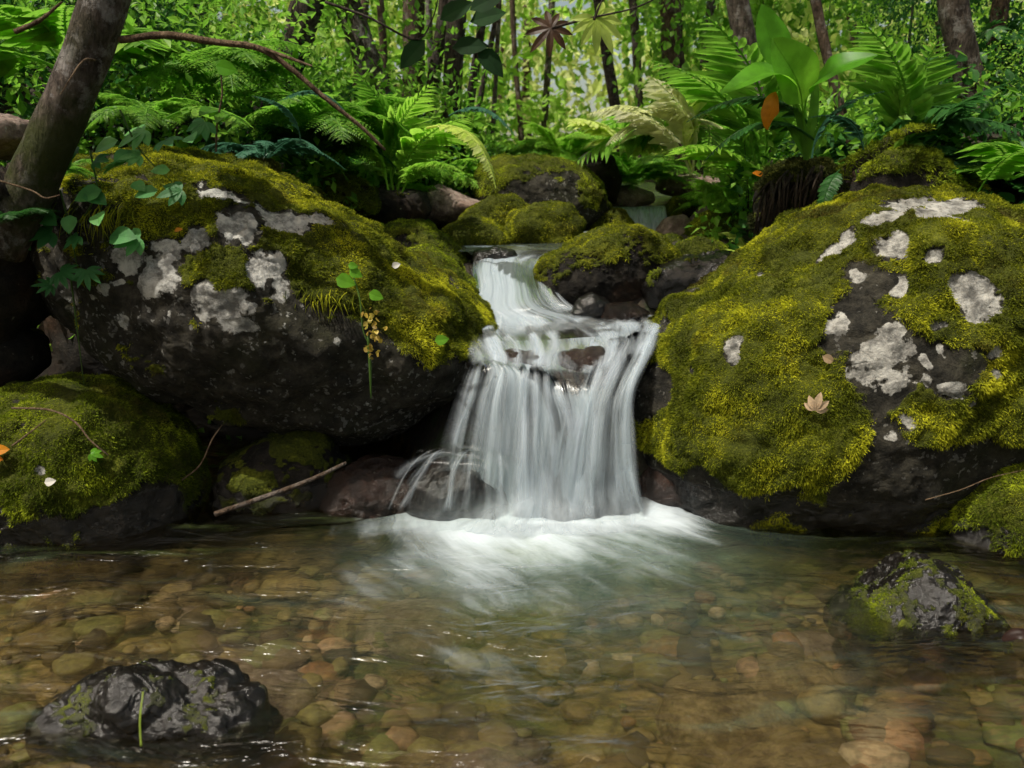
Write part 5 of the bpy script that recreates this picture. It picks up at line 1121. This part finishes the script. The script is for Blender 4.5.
# near twigs with leaves along the top of the frame
L_RUST = leaf_mat('dark_rust_leaf', (.02, .012, .006), (.05, .025, .012), (.09, .04, .015), .3)
def spray(label, stem, leaves, mat, T, size, name='leafy_twig', sm=B_DARK, r=.006):
    t = thing(name, label, 'branch', tuple(P(*stem[0])))
    G = Geo(); V, F = tube([P(*q) for q in stem], [r, r*.6, r*.3], 5, 16, .1, 3); G.add(V, F, .4); build_in(G, 'stem', sm, t)
    for (x, y, Y, dx, dz) in leaves:
        V, F, _ = inst(T, np.array([P(x, y, Y)]), np.array([[dx, -.1, dz]], float), np.array([[.1, -.9, .5]]), size); g1 = Geo(); g1.add(V, F, random.random()); build_in(g1, 'leaf', mat, t, False)
    return t
spray('dark branch with large backlit leaves at the top centre left', [(325, 2, 3.2), (370, 18, 3.2), (415, 40, 3.2), (432, 20, 3.2), (440, -10, 3.2)], [(440, 20, 3.2, .9, .5), (470, 22, 3.2, 1, .3), (452, 48, 3.2, 1, .1), (478, 48, 3.2, .8, -.8), (425, 40, 3.2, -.6, -.6), (470, 10, 3.1, 1, .5)], L_DEEP, OV, .14)
spray('dark star-shaped leaf on a thin twig at the top centre', [(552, 28, 3.3), (590, 18, 3.3), (640, 6, 3.3), (690, -22, 3.3)], [(551, 28, 3.3, -.6, -.6)], L_RUST, palm_t(9, 320, .13), .12)
spray('bright yellow green star-shaped leaf at the top centre', [(594, 20, 3.25), (600, 5, 3.25), (612, -20, 3.25)], [(596, 18, 3.3, .5, -.8)], L_YEL, palm_t(9, 240, .13), .15)
# moss overhang fringe and grassy tuft on the left boulder
for (x, y, n, s, lab) in [(112, 205, 60, .11, 'tuft of fine hanging grass on the left boulder under the vine'), (330, 300, 50, .07, 'dry mossy fringe hanging from the middle of the left boulder')]:
    s0, sn, d = ROCKS['left'][4](x, y); G = Geo()
    for k in range(n):
        p = s0+sn*.01+np.array([RG.normal()*.06, 0, RG.normal()*.02]); dr = sn*.4+np.array([RG.normal()*.3, 0, -1.0]); dr /= np.linalg.norm(dr)
        V, F = tube([p, p+sn*.03+dr*s*.4, p+dr*s*RG.uniform(.6, 1.3)], [.0018, .0015, .0004], 3, 6); G.add(V, F)
    o = G.build('grass_tuft', MF_GOLD, None, tuple(s0)); tag(o, lab, 'grass tuft')
SKY_STRENGTH, SUN_STRENGTH = .15, 5.0
# ------------------------------------------------------------------ camera, sky, sun
sc = bpy.context.scene
cam = bpy.data.cameras.new('camera'); co = bpy.data.objects.new('camera', cam); C.objects.link(co)
co.location = (0, 0, CAMZ); co.rotation_euler = (math.radians(90)-PITCH, 0, 0); cam.lens = FOC; cam.sensor_width = 36; cam.clip_end = 500; cam.clip_start = .05
cam.dof.use_dof = True; cam.dof.focus_distance = 3.1; cam.dof.aperture_fstop = 2.8
sc.camera = co
w = bpy.data.worlds.new('World'); sc.world = w; w.use_nodes = True; nt = w.node_tree; nt.nodes.clear()
sk = nt.nodes.new('ShaderNodeTexSky'); sk.sky_type = 'NISHITA'; sk.sun_disc = False
SUN = Vector((-.36, -.24, .9)).normalized()
sk.sun_elevation = math.asin(SUN.z); sk.sun_rotation = math.atan2(SUN.x, SUN.y)
sk.dust_density = 4; sk.air_density = 1.0; sk.altitude = 200
bg = nt.nodes.new('ShaderNodeBackground'); bg.inputs[1].default_value = SKY_STRENGTH
wo = nt.nodes.new('ShaderNodeOutputWorld'); 
tn = nt.nodes.new('ShaderNodeMix'); tn.data_type = 'RGBA'; tn.blend_type = 'MULTIPLY'; tn.inputs[0].default_value = 1; tn.inputs[7].default_value = (1.15, 1.0, .74, 1)
nt.links.new(sk.outputs[0], tn.inputs[6]); nt.links.new(tn.outputs[2], bg.inputs[0]); nt.links.new(bg.outputs[0], wo.inputs[0])
sl = bpy.data.lights.new('sun', 'SUN'); sl.energy = SUN_STRENGTH; sl.angle = math.radians(.6); sl.color = (1, .95, .85)
so = bpy.data.objects.new('sun', sl); C.objects.link(so); so.rotation_euler = SUN.to_track_quat('Z', 'Y').to_euler()
sc.view_settings.view_transform = 'Standard'; sc.view_settings.look = 'None'; sc.view_settings.exposure = 0
cy = sc.cycles; cy.use_denoising = True; cy.max_bounces = 8; cy.transparent_max_bounces = 40; cy.diffuse_bounces = 4; cy.glossy_bounces = 4; cy.transmission_bounces = 6
cy.caustics_reflective = False; cy.caustics_refractive = False; cy.sample_clamp_indirect = 4.0; cy.use_adaptive_sampling = True; cy.adaptive_threshold = .035; cy.time_limit = 1000
